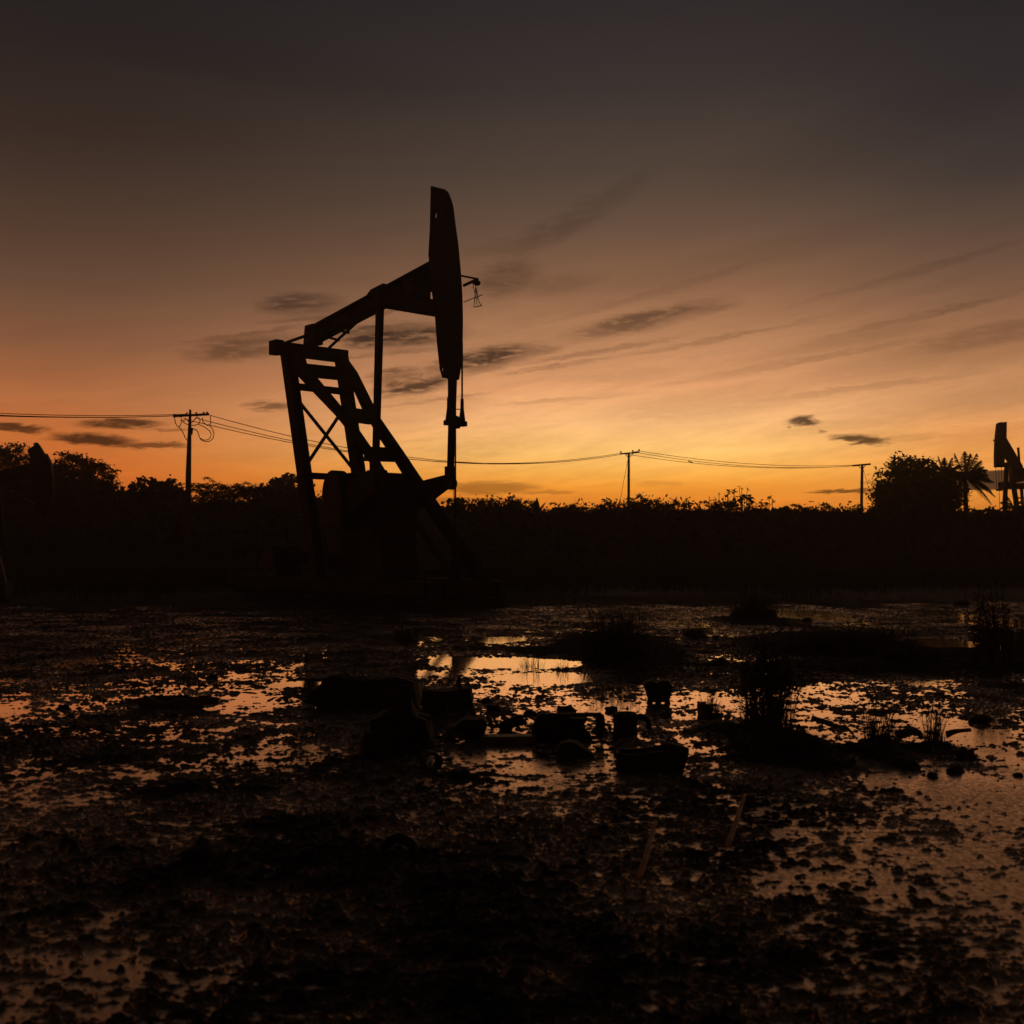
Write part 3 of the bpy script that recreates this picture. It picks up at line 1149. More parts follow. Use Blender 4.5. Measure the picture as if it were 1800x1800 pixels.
part3('horsehead', [([(59.6, 779.5), (65.3, 777.7), (71, 784.5), (75.8, 792.5), (79, 799), (80, 830), (79, 870), (74, 905), (62, 908), (58, 880), (56, 840), (54, 812), (53, 799), (49, 793), (49.8, 790), (60.7, 783.5)], .16, -.25)])
part3('head_track_plate', [([(78.6, 798), (81.6, 797.2), (86, 805.5), (91, 816.3), (94, 840), (94, 866), (90, 892), (80, 910), (74, 906), (80, 880), (82, 840), (81, 812)], .34, .05)])
part3('walking_beam', [([(56, 815), (56, 838), (-60, 866), (-60, 842)], .36, .2)])
part3('samson_leg', [([(-8, 852), (-1, 852), (18, 1010), (8, 1010)], .22, -.6)])
part3('samson_leg', [([(-24, 852), (-17, 852), (-30, 1010), (-40, 1010)], .22, -.6)])
part3('skid_base', [([(-60, 1000), (60, 1000), (60, 1012), (-60, 1012)], 1.6, .2)])
part3('gear_reducer', [([(-60, 940), (-28, 930), (-20, 960), (-20, 1002), (-60, 1002)], 1.2, .4)], M['darksteel'])
m = MB()
m.tube([at(18, 860, D3 - .4) - o3, at(62, 887, D3 - .4) - o3], .025, 5)
m.build('bridle_cable', M['palesteel'], near3)
m = MB()
m.tube([at(86, 912, D3) - o3, at(86, 1010, D3) - o3], .03, 6)
m.build('polished_rod', M['darksteel'], near3)

# a pale guard rail stub entering the picture in front of it
gr = empty('guard_rail', at(2, 1060, 32) * 1, 0, 'pale metal guard rail stub by the dark half hidden pumpjack', 'guard rail')
g0 = Vector(gr.location)
gr.location.z = 0
g0.z = 0
m = MB()
m.tube([at(0.5, 977, 32) - g0, at(4, 994, 32) - g0, at(11, 1024, 32) - g0], .02, 6)
m.build('post', M['palesteel'], gr)
m = MB()
m.tube([at(8.5, 1006.4, 32) - g0, at(-40, 1009, 32) - g0], .02, 6)
m.build('rail', M['palesteel'], gr)
m = MB()
n_, f_ = frontal([(-60, 1025), (15, 1025), (15, 1066), (-60, 1066)], 32.3, .5)
m.prism([p - g0 for p in n_], [p - g0 for p in f_])
m.build('plinth_block', M['darksteel'], gr)

# mesh fence left of the big pumpjack
fn = empty('mesh_fence', at(470, 960, 41), 0, 'low dark wire fence with thin rails left of the big pumpjack', 'fence')
f0 = Vector(fn.location)
fn.location.z = 0
f0.z = 0
FU = [395, 452, 505, 560]
for u in FU:
    m = MB()
    p = at(u, 960, 41) - f0
    m.tube([(p.x, 0, 0), (p.x, 0, 2.85)], .035, 6)
    m.build('post', M['darksteel'], fn)
xa, xb = (at(395, 960, 41) - f0).x, (at(560, 960, 41) - f0).x
for z in (2.8, 2.1, 1.45, .75):
    m = MB()
    m.tube([(xa, 0, z), ((xa + xb) / 2, 0, z + .03), (xb, 0, z)], .018, 5)
    m.build('rail', M['steel'], fn)

# ================================================================== POWER LINE
P1D, P2D, P3D = 62.0, 89.0, 102.0


def pole(u_top, u_bot, v_top, d, r0, r1, label):
    t = at(u_top, v_top, d)
    b = at(u_bot, 900, d)
    root = empty('utility_pole', (b.x, d, 0), 0, label, 'utility pole', 'utility poles along the power line')
    m = MB()
    zs = [0, t.z * .35, t.z * .62, t.z * .8, t.z]
    k = [0, .06, .3, .6, 1]
    m.tube([(0 + (t.x - b.x) * kk, 0, z) for kk, z in zip(k, zs)], [r0, r0 * .93, r0 * .86, (r0 + r1) / 2, r1], 10)
    m.build('post', M['wood'], root)
    return root, Vector((b.x, d, 0))


def local(pts, d, o):
    return [at(u, v, d) - o for u, v in pts]


p1, q1 = pole(334.4, 330, 720, P1D, .17, .058 * 1.05, 'nearest utility pole, with looping cables under its crossarm')
m = MB()
m.bar(*local([(304.5, 731.6), (367.5, 728.2)], P1D - .2, q1), .12, .12)
ca = m.build('crossarm', M['wood'], p1)
for u, v in ((307, 731), (318, 731), (328.5, 728.5), (345, 728), (358, 727.5), (364, 727)):
    m = MB()
    m.lathe([(.03, -.1), (.075, -.02), (.03, .02), (.065, .05), (.03, .11)], at(u, v, P1D - .2) - q1, 8)
    m.build('insulator', M['glaze'], ca)
for a, b in (((325, 734.5), (333, 742.5)), ((347, 732), (336.5, 743.5))):
    m = MB()
    m.bar(*local([a, b], P1D - .2, q1), .05, .04)
    m.build('crossarm_brace', M['darksteel'], p1)


def spline(pts, n=6):
    """Catmull-Rom through points"""
    P = [Vector(p) for p in pts]
    P = [P[0] * 2 - P[1]] + P + [P[-1] * 2 - P[-2]]
    out = []
    for i in range(1, len(P) - 2):
        for j in range(n):
            t = j / n
            a, b, c, d = P[i - 1], P[i], P[i + 1], P[i + 2]
            out.append(.5 * ((2 * b) + (c - a) * t + (2 * a - 5 * b + 4 * c - d) * t * t + (3 * b - a - 3 * c + d) * t ** 3))
    out.append(P[-2])
    return out


LOOPS = [[(306, 733), (307.5, 738), (308.5, 743), (311, 748), (314, 750), (317, 748), (318.6, 743), (318.6, 735)],
         [(314, 750), (319, 756), (323, 763), (326, 770), (329.5, 774.5), (332, 775)],
         [(348, 733), (351, 737), (351.5, 741), (349, 745), (343, 747.4), (336, 747.4), (329, 746), (323, 742.5), (320, 739)],
         [(356, 734), (356, 739), (359, 743.5), (364, 747.5), (367.5, 747), (370.5, 743.5), (370, 737), (369.6, 730)],
         [(367.5, 747), (372, 752), (375, 758), (376, 764), (374, 771), (368, 775.5), (361, 776), (354, 773.5), (350.5, 768), (348, 760), (344, 755.5), (339, 754), (337, 756), (336, 763)],
         [(349, 746), (357, 749.5), (364, 754), (369.5, 759), (371, 764.5), (368.5, 770.5), (363, 773.5), (357, 773), (352, 770)],
         [(319, 738), (322, 740), (326, 739.5)]]
for lp in LOOPS:
    m = MB()
    m.tube(spline(local(lp, P1D - .3, q1)), .024, 5)
    m.build('jumper_cable', M['cable'], p1)
m = MB()
m.bar(*local([(337.5, 752), (335.8, 764)], P1D - .3, q1), .14, .12)
m.build('cable_bracket', M['darksteel'], p1)

p2, q2 = pole(1105.3, 1105, 796, P2D, .12, .085, 'slim utility pole beyond the middle of the scrub line, T crossarm and stay wire')
m = MB()
m.bar(*local([(1090.5, 797.8), (1124, 795)], P2D - .2, q2), .11, .11)
ca = m.build('crossarm', M['wood'], p2)
for u, v in ((1091.4, 796), (1112, 794), (1123.4, 792.6)):
    m = MB()
    m.lathe([(.02, -.16), (.02, 0), (.08, .02), (.05, .06), (.075, .1), (.03, .14)], at(u, v, P2D - .2) - q2, 8)
    m.build('insulator', M['glaze'], ca)
for a, b in (((1099, 798), (1104.6, 804)), ((1114, 796.4), (1106, 804))):
    m = MB()
    m.bar(*local([a, b], P2D - .2, q2), .06, .05)
    m.build('crossarm_brace', M['darksteel'], p2)
m = MB()
m.tube(local([(1104, 806), (1089, 885), (1084, 915)], P2D - .25, q2), .016, 4)
m.build('stay_wire', M['cable'], p2)

p3, q3 = pole(1515.6, 1514, 816, P3D, .15, .11, 'farthest utility pole, plain T beside the big round tree')
m = MB()
m.bar(*local([(1499, 818.6), (1530.5, 815.8)], P3D - .2, q3), .13, .15)
m.build('crossarm', M['wood'], p3)
for a, b in (((1508, 818.6), (1514.6, 824)), ((1522, 817.4), (1516.6, 824))):
    m = MB()
    m.bar(*local([a, b], P3D - .2, q3), .06, .05)
    m.build('crossarm_brace', M['darksteel'], p3)
m = MB()
m.tube(local([(1517, 824), (1525, 850), (1532, 872)], P3D - .3, q3), .016, 4)
m.build('stay_wire', M['cable'], p3)


def wire(a, b, sag, label, r=.02, n=40):
    mid = (a + b) / 2
    pts = []
    for i in range(n + 1):
        t = i / n
        p = a.lerp(b, t)
        p.z -= sag * 4 * t * (1 - t)
        pts.append(p - mid)
    m = MB()
    m.tube(pts, r, 4)
    return tag(m.build('power_line', M['cable'], None, loc=mid), label, 'power line', 'wires of the power line')


wire(at(369.5, 730, P1D), at(1123.4, 792.6, P2D), 1.72, 'slack wire behind the big pumpjack, highest of its span')
wire(at(345, 735, P1D), at(1112, 795, P2D), 1.62, 'slack wire behind the big pumpjack, middle of its span')
wire(at(322, 736, P1D), at(1091.4, 796.6, P2D), 1.5, 'slack wire behind the big pumpjack, lowest of its span')
wire(at(1123.4, 792.6, P2D), at(1529, 816, P3D), .55, 'wire between the slim pole and the plain T pole, highest of three', .02)
w_ = wire(at(1112, 794, P2D), at(1512, 818, P3D), .62, 'wire between the slim pole and the plain T pole, with a splice', .02)
wire(at(1091.4, 796.6, P2D), at(1500, 818.6, P3D), .6, 'wire between the slim pole and the plain T pole, lowest of three', .02)
m = MB()
m.bar(at(1210, 810.6, 92.4) - w_.location, at(1217, 813, 92.6) - w_.location, .09, .06)
m.build('splice', M['darksteel'], w_)
wire(at(305, 731, P1D), at(-420, 702, 50), .35, 'long wire running out of sight over the dark trees, lowest of three', .022)
wire(at(328, 728, P1D), at(-420, 692, 50), .4, 'long wire running out of sight over the dark trees, highest of three', .018)
w_ = wire(at(318, 730.6, P1D), at(-420, 696, 50.3), .4, 'long wire running out of sight over the dark trees, with a splice', .018)

# ================================================================== TREES AND SCRUB
def rand_unit(n):
    v = rng.normal(size=(n, 3))
    return v / np.linalg.norm(v, axis=1, keepdims=True)


def leaf_quads(P, size, flat=0.0, elong=1.8):
    """one diamond-shaped leaf per point"""
    n = len(P)
    nrm = rand_unit(n)
    nrm[:, 2] += flat * np.sign(nrm[:, 2])
    nrm /= np.linalg.norm(nrm, axis=1, keepdims=True)
    t = np.cross(nrm, rand_unit(n))
    t /= np.linalg.norm(t, axis=1, keepdims=True) + 1e-9
    b = np.cross(nrm, t)
    s = (size * rng.uniform(.6, 1.35, n))[:, None]
    V = np.stack([P - t * s * elong * .5, P + b * s * .5, P + t * s * elong * .5, P - b * s * .5], 1).reshape(-1, 3)
    F = np.arange(4 * n).reshape(n, 4)
    return V, F


def lobe_points(lobes, n_cl, per, rc, shell=.55, pn=2.6):
    """clump centres in the ellipsoidal lobes, leaves round each centre"""
    vol = np.array([l[3] * l[4] * l[5] for l in lobes])
    k = np.maximum(3, (n_cl * vol / vol.sum()).astype(int))
    out, cl = [], []
    for l, kk in zip(lobes, k):
        c, r = np.array(l[:3]), np.array(l[3:6])
        d = rand_unit(kk)
        d /= (np.abs(d) ** pn).sum(1, keepdims=True) ** (1 / pn)
        rad = rng.uniform(shell, 1.0, kk) ** .6
        p = c + d * r * rad[:, None] * rng.uniform(.82, 1.06, (kk, 1))
        cl.append(p)
    cl = np.concatenate(cl)
    for p in cl:
        m_ = int(per * rng.uniform(.5, 1.4))
        out.append(p + rng.normal(size=(m_, 3)) * rc * np.array([1, 1, .7]) * rng.uniform(.6, 1.2))
    return np.concatenate(out), cl


def limb_mesh(base, clumps, trunk_r, fork_z, n_limb=14):
    m = MB()
    base = Vector(base)
    fork = base + Vector((0, 0, fork_z))
    m.tube([base, base.lerp(fork, .5) + Vector((.08, .05, 0)), fork], trunk_r, 7, trunk_r * .75)
    idx = rng.choice(len(clumps), min(n_limb, len(clumps)), replace=False)
    for i in idx:
        p = Vector(clumps[i])
        mid = fork.lerp(p, .5) + Vector((rng.normal() * .15, rng.normal() * .15, .25))
        m.tube([fork, fork.lerp(mid, .5) + Vector((0, 0, .05)), mid, p], trunk_r * .42, 5, trunk_r * .08)
    return m


def px_lobe(u, v, ru, rv, d, depth=1.0, org=None):
    c = at(u, v, d)
    s = d / FPX
    return (c.x - org.x, c.y - org.y, c.z - org.z, ru * s, ru * s * depth, rv * s)


TREE_GROUP = 'trees and scrub along the horizon'


def tree(name, u, d, lobes, label, cat='tree', leaf=.16, n_cl=260, per=16, rc=.32, trunk=.18, fork=.35, flat=0.0, mat='leaf', twigs=0, twig_len=1.0, elong=1.8, shell=.55, extra=None):
    b = at(u, 960, d)
    org = Vector((b.x, d, 0.1))
    root = empty(name, org, 0, label, cat, TREE_GROUP)
    L_ = [px_lobe(*l, d, .9, org) for l in lobes]
    P, cl = lobe_points(L_, n_cl, per, rc, shell)
    P = P[P[:, 2] > 0.05]
    V, F = leaf_quads(P, leaf, flat, elong)
    Vs, Fs, nv = [V], [F], len(V)
    top = max(l[2] + l[5] for l in L_)
    lm = limb_mesh((0, 0, -.2), cl[cl[:, 2] > .5] if (cl[:, 2] > .5).sum() > 4 else cl, trunk, max(.5, top * fork))
    sp = MB()
    if twigs:
        # long arching sprays standing out of the crown, small leaflets ranked along them
        tw_v = []
        for _ in range(twigs):
            l = L_[rng.integers(len(L_))]
            a = rng.uniform(0, 2 * np.pi)
            e = rng.uniform(.05, 1.0)
            dirn = np.array([math.cos(a) * math.cos(e), math.sin(a) * math.cos(e), math.sin(e)])
            p0 = np.array(l[:3]) + dirn * np.array(l[3:6]) * .9
            ln = twig_len * rng.uniform(.5, 1.3)
            hd = np.array([math.cos(a), math.sin(a), 0])
            ts = np.linspace(0, 1, 9)
            rise = rng.uniform(.2, .9)
            pts = p0 + np.outer(ts, hd) * ln + np.outer(rise * ts * (1 - .75 * ts) * 1.2 * ln, [0, 0, 1])
            sp.tube([tuple(q) for q in pts], .022, 3, .008, caps=False)
            k = int(46 * ln) + 12
            tt = rng.uniform(.15, 1.0, k)
            q = np.stack([np.interp(tt, ts, pts[:, i]) for i in range(3)], 1) + rng.normal(size=(k, 3)) * np.array([.09, .09, .04])
            tw_v.append(q)
        Q = np.concatenate(tw_v)
        V2, F2 = leaf_quads(Q, leaf * .62, .4, 2.2)
        Vs.append(V2)
        Fs.append(F2 + nv)
        nv += len(V2)
    np_mesh('crown', np.concatenate(Vs), np.concatenate(Fs), M[mat], root)
    lm.build('trunk', M['bark'], root, True)
    if twigs:
        sp.build('sprays', M['bark'], root, True)
    return root


# ---- left of the big pumpjack
tree('broadleaf_tree', 14, 92, [(-30, 830, 60, 52), (20, 835, 50, 54), (48, 862, 34, 60), (10, 900, 80, 60)],
     'spreading dark tree behind the half hidden pumpjack, cut off by the picture edge', n_cl=1250, per=26, leaf=.14, rc=.27, flat=.3)
tree('broadleaf_tree', 140, 88, [(128, 838, 42, 41), (172, 850, 32, 42), (98, 862, 34, 42), (150, 900, 66, 60)],
     'round topped dense tree right of the half hidden pumpjack', n_cl=1250, per=26, leaf=.14, rc=.26, flat=.2)
tree('coarse_leaf_tree', 252, 84, [(252, 866, 28, 27), (228, 878, 20, 22), (250, 905, 42, 44)],
     'coarse leaved small tree, left one of two left of the nearest utility pole', n_cl=210, per=16, leaf=.24, rc=.24, trunk=.1, shell=.35)
tree('coarse_leaf_tree', 294, 84, [(292, 866, 26, 28), (312, 880, 16, 20), (296, 905, 40, 44)],
     'coarse leaved small tree, close beside the nearest utility pole on its left', n_cl=210, per=16, leaf=.24, rc=.24, trunk=.1, shell=.35)
tree('thorn_tree', 400, 80, [(388, 876, 46, 24), (360, 890, 36, 26), (428, 880, 34, 24), (400, 915, 64, 40)],
     'feathery thorn tree with long arching sprays right of the nearest utility pole', n_cl=420, per=24, leaf=.10, rc=.3, flat=.25, mat='leaf_dry', twigs=130, twig_len=1.4, shell=.25)
tree('coarse_leaf_tree', 500, 82, [(500, 862, 30, 29), (470, 874, 26, 26), (526, 866, 22, 30), (500, 905, 56, 44)],
     'coarse leaved bushy tree against the rear legs of the big pumpjack', n_cl=330, per=18, leaf=.22, rc=.24, trunk=.12, shell=.4)
# ---- behind and right of the big pumpjack
SCRUB = [(600, 905, 80, 44, 78, 8, 'low scrub mound behind the gear reducer of the big pumpjack'),
         (700, 912, 70, 44, 78, 8, 'low scrub mound behind the front legs of the big pumpjack'),
         (845, 918, 70, 40, 74, 46, 'feathery thorn scrub just right of the big wellhead rod'),
         (905, 916, 46, 38, 76, 34, 'feathery thorn scrub left of the spiky banana clump'),
         (1000, 926, 64, 42, 78, 40, 'feathery thorn scrub between the banana clump and the slim pole'),
         (1075, 925, 52, 42, 80, 46, 'feathery thorn scrub at the foot of the slim pole on its left'),
         (1130, 920, 58, 44, 82, 60, 'feathery thorn scrub at the foot of the slim pole on its right'),
         (1190, 928, 50, 42, 80, 30, 'low thorn scrub left of the big scrub dome'),
         (1275, 923, 80, 48, 76, 30, 'broad dome of scrub with leafy stalks standing on top'),
         (1420, 928, 66, 44, 78, 44, 'feathery thorn scrub right of the big scrub dome'),
         (1490, 933, 52, 42, 80, 36, 'feathery thorn scrub left of the plain T pole'),
         (1540, 937, 46, 42, 80, 30, 'low scrub between the plain T pole and the big round tree'),
         (1738, 938, 40, 40, 78, 26, 'low scrub under the drooping palm fronds'),
         (1800, 936, 60, 42, 78, 22, 'low scrub at the foot of the small distant pumpjack'),
         (40, 940, 90, 44, 74, 10, 'dark scrub mound in front of the cut off spreading tree'),
         (190, 942, 90, 46, 74, 10, 'dark scrub mound in front of the round topped tree'),
         (330, 938, 80, 42, 74, 14, 'dark scrub mound at the foot of the nearest utility pole'),
         (470, 936, 80, 46, 74, 10, 'dark scrub mound behind the wire fence')]
for (u, v, ru, rv, d, tw, lab) in SCRUB:
    tree('scrub_bush', u, d, [(u - ru * .35, v + 6, ru * .62, rv * .95), (u + ru * .3, v + 3, ru * .66, rv * 1.0), (u, v, ru * .6, rv * 1.12), (u, v + 32, ru, 30)],
         lab, 'scrub', n_cl=520, per=22, leaf=.13, rc=.25, trunk=.09, fork=.2, flat=.15, mat='leaf_dry', twigs=tw, twig_len=.8, shell=.3)


# ---- stalks with rosettes of big leaves
def stalk_plant(u, v0, v1, d, label, n=9, size=.3, lean=0.0):
    b = at(u, v0, d)
    o = Vector((b.x, d, b.z))
    t = at(u + lean, v1, d) - o
    root = empty('leafy_stalk', o, 0, label, 'plant', 'leafy stalks on the scrub dome')
    m = MB()
    m.tube([(0, 0, -.6), (t.x * .3, .02, t.z * .5), tuple(t)], .028, 5, .016)
    m.build('stem', M['bark'], root)
    m = MB()
    for k in range(n):
        a = 2 * math.pi * k / n + rng.uniform(-.3, .3)
        e = rng.uniform(-.5, 1.2)
        ln = size * rng.uniform(.7, 1.25)
        dr = Vector((math.cos(a) * math.cos(e), math.sin(a) * math.cos(e), math.sin(e)))
        sd = dr.cross(Vector((0, 0, 1))).normalized() * ln * .38
        z = Vector((0, 0, -rng.uniform(0, 1.0) * size))
        p0 = t + z
        m.raw([p0, p0 + dr * ln * .5 + sd, p0 + dr * ln + Vector((0, 0, -ln * .25)), p0 + dr * ln * .5 - sd], [(0, 1, 2, 3)])
    m.build('leaf_rosette', M['leaf'], root)
    return root


for (u, v0, v1, n, s, le, lab) in ((1264, 882, 866, 5, .16, 0, 'tiny leafed stalk, first from the left on the scrub dome'),
                                   (1279, 884, 862, 11, .30, 1, 'full rosette stalk on the left shoulder of the scrub dome'),
                                   (1291, 882, 861, 10, .30, -1, 'ragged rosette stalk on the scrub dome, right of the full rosette'),
                                   (1302, 882, 855, 5, .15, -3, 'tallest thin stalk on the scrub dome'),
                                   (1304, 882, 857, 6, .16, 0, 'thin stalk close beside the tallest stalk on the scrub dome'),
                                   (1312, 884, 858, 6, .17, 2, 'thin stalk leaning right above the crest of the scrub dome'),
                                   (1305, 890, 871, 16, .42, 0, 'thick leafy clump at the crest of the scrub dome'),
                                   (1318, 890, 871, 16, .44, 0, 'second thick leafy clump, right end of the scrub crest'),
                                   (1338, 898, 881, 11, .30, 0, 'upper leafy clump on the right slope of the scrub dome'),
                                   (1346, 902, 884, 13, .36, 0, 'lower leafy clump on the right slope of the scrub dome'),
                                   (1352, 896, 872, 10, .30, 1, 'tall rosette stalk apart on the right slope of the scrub dome'),
                                   (1357, 898, 879, 8, .22, 2, 'outermost small rosette at the foot of the scrub dome'),
                                   (1207, 890, 875, 7, .2, 0, 'small lone leafy stalk left of the scrub dome')):
    stalk_plant(u, v0, v1, 75.5, lab, n, s, le)

# banana-like clump
def banana(u, v0, d, h, label, n=9):
    b = at(u, v0, d)
    root = empty('banana_clump', (b.x, d, 0.1), 0, label, 'plant')
    m = MB()
    m.tube([(0, 0, 0), (.05, 0, b.z * .6), (0, 0, b.z)], .14, 7, .08)
    m.build('stem', M['bark'], root)
    for k in range(n):
        a = rng.uniform(0, 2 * math.pi)
        e = rng.uniform(.5, 1.45)
        ln = h * rng.uniform(.7, 1.1)
        m = MB()
        pts = []
        for t in np.linspace(0, 1, 7):
            p = Vector((math.cos(a) * math.cos(e) * ln * t, math.sin(a) * math.cos(e) * ln * t, b.z - .3 + math.sin(e) * ln * t - .35 * ln * t * t * math.cos(e)))
            w = .16 * math.sin(math.pi * (.12 + .86 * t))
            sd = Vector((-math.sin(a), math.cos(a), 0)) * w
            pts.append((p - sd, p + sd))
        vs = [q for pr in pts for q in pr]
        m.raw(vs, [(2 * i, 2 * i + 1, 2 * i + 3, 2 * i + 2) for i in range(6)])
        m.build('leaf', M['palm'], root)
    return root


banana(944, 900, 73, 1.25, 'spiky banana clump breaking the scrub line, with holes of light below')
tree('coarse_leaf_bush', 795, 62, [(790, 893, 11, 13), (803, 890, 12, 14), (812, 900, 16, 12), (800, 915, 24, 26)],
     'coarse leaved bush behind the big wellhead rod', 'scrub', n_cl=120, per=10, leaf=.19, rc=.16, trunk=.05, shell=.3)

# ---- right: big round tree, palms
tree('broadleaf_tree', 1606, 84, [(1604, 842, 40, 40), (1562, 850, 28, 30), (1640, 858, 36, 42), (1560, 876, 27, 24), (1672, 866, 24, 46), (1612, 890, 74, 56), (1580, 820, 22, 18)],
     'big round dense tree on the right, left of the palms', n_cl=1150, per=26, leaf=.15, rc=.24, flat=.3, trunk=.25, shell=.4)


def palm(u, v, d, fr, label, n=20, droop=1.0, seed=0, trunk_r=.16, angs=None):
    r = np.random.default_rng(seed)
    c = at(u, v, d)
    root = empty('coconut_palm', (c.x, d, 0.1), 0, label, 'palm tree', 'coconut palms right of the big round tree')
    m = MB()
    m.tube([(0.25, 0, -.2), (.15, 0, c.z * .4), (0.02, 0, c.z * .75), (0, 0, c.z)], trunk_r * 1.3, 9, trunk_r * .8)
    m.build('trunk', M['bark'], root, True)
    for k in range(n):
        if angs is not None and k < len(angs):
            a, e = angs[k]
        else:
            a = 2 * math.pi * k / n * 2.4 + r.uniform(-.3, .3)
            e = r.uniform(-.5, .95)
        ln = fr * r.uniform(.85, 1.1)
        hd = np.array([math.cos(a), math.sin(a), 0])
        N = 26
        ts = np.linspace(0, 1, N)
        drp = droop * (.12 + .62 * math.cos(e)) * ln
        rach = np.outer(ts, hd) * ln * math.cos(e) * (1 - .12 * ts[:, None]) + np.outer(ts * math.sin(e) * ln - drp * ts ** 2.2 * .75, [0, 0, 1]) + np.array([0, 0, c.z])
        V, F = [], []
        side = np.array([-math.sin(a), math.cos(a), 0])
        m = MB()
        m.tube([tuple(p) for p in rach[::3]] + [tuple(rach[-1])], .035, 4, .008)
        for i in range(2, N):
            t = ts[i]
            tang = rach[i] - rach[i - 1]
            tang /= np.linalg.norm(tang)
            for s in (-1, 1):
                for off in (0.0, .5):
                    if i == N - 1 and off:
                        continue
                    p = rach[i] + (rach[min(i + 1, N - 1)] - rach[i]) * off
                    ll = ln * .25 * math.sin(math.pi * min(1, .16 + .80 * t)) * r.uniform(.85, 1.15)
                    dr = side * s * .62 + tang * .62 + np.array([0, 0, -.38 - .3 * r.random()])
                    dr /= np.linalg.norm(dr)
                    w = tang * .022
                    q = p + dr * ll * .55
                    tip = p + dr * ll + np.array([0, 0, -.18 * ll])
                    m.raw([p - w, p + w, q + w * .9, tip, q - w * .9], [(0, 1, 2, 3, 4)])
        m.build('frond', M['palm'], root)
    return root


palm(1697, 843, 82, 2.3, 'coconut palm with wide drooping fronds between the round tree and the distant pumpjack', 20, seed=3, droop=.62,
     angs=[(.1, .95), (.15, .6), (-.1, .32), (1.5, 1.5), (0.2, 1.15), (0.0, .75), (.3, .45), (-.2, .2), (.2, -.05), (0.1, -.45), (3.0, 1.2), (2.9, .7), (.5, 1.3), (3.3, .3), (-.3, -.25)])
palm(1662, 838, 80, 1.7, 'coconut palm half hidden behind the big round tree', 14, seed=5, trunk_r=.14, droop=.7,
     angs=[(2.8, 1.25), (.3, 1.2), (3.1, .95), (.1, .8), (1.6, 1.4), (0.2, .3)])
palm(1781, 892, 96, 1.5, 'small palm seen between the legs of the distant pumpjack', 12, seed=9, trunk_r=.1,
     angs=[(3.1, .7), (2.9, .25), (.1, .8), (0, .3), (3.3, 1.1)])
palm(1746, 903, 98, .7, 'tiny palm sprout left of the distant pumpjack rod', 9, seed=11, trunk_r=.06, angs=[(1.5, 1.5), (.3, .9), (2.9, .8)])

# ---- the unbroken mass of thicket further back
def thicket():
    n = 130000
    x = rng.uniform(-75, 75, n)
    y = rng.uniform(100, 114, n)
    uu = 900 + FPX * x / y
    topv = np.interp(uu, [-300, 60, 200, 330, 480, 560, 800, 900, 1100, 1300, 1500, 1800, 2200], [860, 868, 872, 896, 884, 888, 906, 905, 908, 904, 910, 908, 905])
    ht = CAM_H + (HOR - topv) / FPX * y + .55 * perlin(x * .22, y * .1) + .4 * perlin(x * .6, y * .3) + .25 * perlin(x * 1.7, y * .3)
    z = ht * rng.uniform(0, 1, n) ** .7 + .2
    k = 50000
    x2, y2 = rng.uniform(-60, 60, k), rng.uniform(84, 92, k)
    z2 = .1 + (1.7 + .5 * perlin(x2 * .6, y2 * .3)) * rng.uniform(0, 1, k)
    P = np.concatenate([np.stack([x, y, z], 1), np.stack([x2, y2, z2], 1)])
    V, F = leaf_quads(P, .36, .2, 1.6)
    o = np_mesh('thicket', V, F, M['leaf'])
    return tag(o, 'unbroken dark thicket filling the far edge of the marsh', 'thicket', None, 'stuff')


thicket()


# ---- rough grass between marsh and scrub
def blades(P, h, w, bend=.35, radial=False):
    """tapering three-piece blade per point; P (n,3), h (n,)"""
    n = len(P)
    a = rng.uniform(0, 2 * np.pi, n)
    if radial:
        a = np.arctan2(P[:, 1], P[:, 0]) + rng.normal(size=n) * .7
    hd = np.stack([np.cos(a), np.sin(a), np.zeros(n)], 1)
    sd = np.stack([-np.sin(a), np.cos(a), np.zeros(n)], 1)
    b = (bend * rng.uniform(.1, 1.2, n))
    ts = [0, .4, .75, 1.0]
    cols = []
    for t in ts:
        p = P + hd * (b * h * t * t)[:, None] + np.array([0, 0, 1]) * (h * t * (1 - .25 * b * t))[:, None]
        ww = (w * (1 - t) + .0008)
        ww = np.broadcast_to(np.asarray(ww), (n,))[:, None]
        cols += [p - sd * ww, p + sd * ww]
    V = np.stack(cols, 1).reshape(-1, 3)
    base = np.arange(n)[:, None] * 8
    F = np.concatenate([base + np.array([[0, 1, 3, 2]]), base + np.array([[2, 3, 5, 4]]), base + np.array([[4, 5, 7, 6]])], 0)
    return V, F


def grass_belt():
    n = 80000
    y = rng.uniform(29, 72, n) ** 1.0
    x = rng.uniform(-.62, .62, n) * y * 1.05
    front = 31 + 3.0 * perlin(x * .15, x * 0 + 2.2) + 2.0 * perlin(x * .6, x * 0 + 5.5) + np.where(x > 6, 3, 0) * np.clip((x - 6) / 8, 0, 1)
    keep = (y > front) & (rng.random(n) < np.clip((y - front) / 5, .06, 1))
    keep &= ~((np.abs((x - PO.x) * BX.x + (y - PO.y) * BX.y - 2.5) < 5.8) & (np.abs((x - PO.x) * CX.x + (y - PO.y) * CX.y) < 1.5))
    x, y, front = x[keep], y[keep], front[keep]
    z = ground_height(x, y)
    h = rng.uniform(.3, .95, len(x)) * (1 + .4 * perlin(x * .4, y * .4)) * np.clip((y - front + 1.2) / 7, .12, 1.1)
    V, F = blades(np.stack([x, y, z - .03], 1), h, .011, .7)
    o = np_mesh('grass', V, F, M['blade'])
    return tag(o, 'belt of rough dark grass between the marsh and the scrub', 'grass', None, 'stuff')


grass_belt()

# ================================================================== TUFTS IN THE MARSH
def gz(x, y):
    return float(ground_height(np.array([x]), np.array([y]))[0])


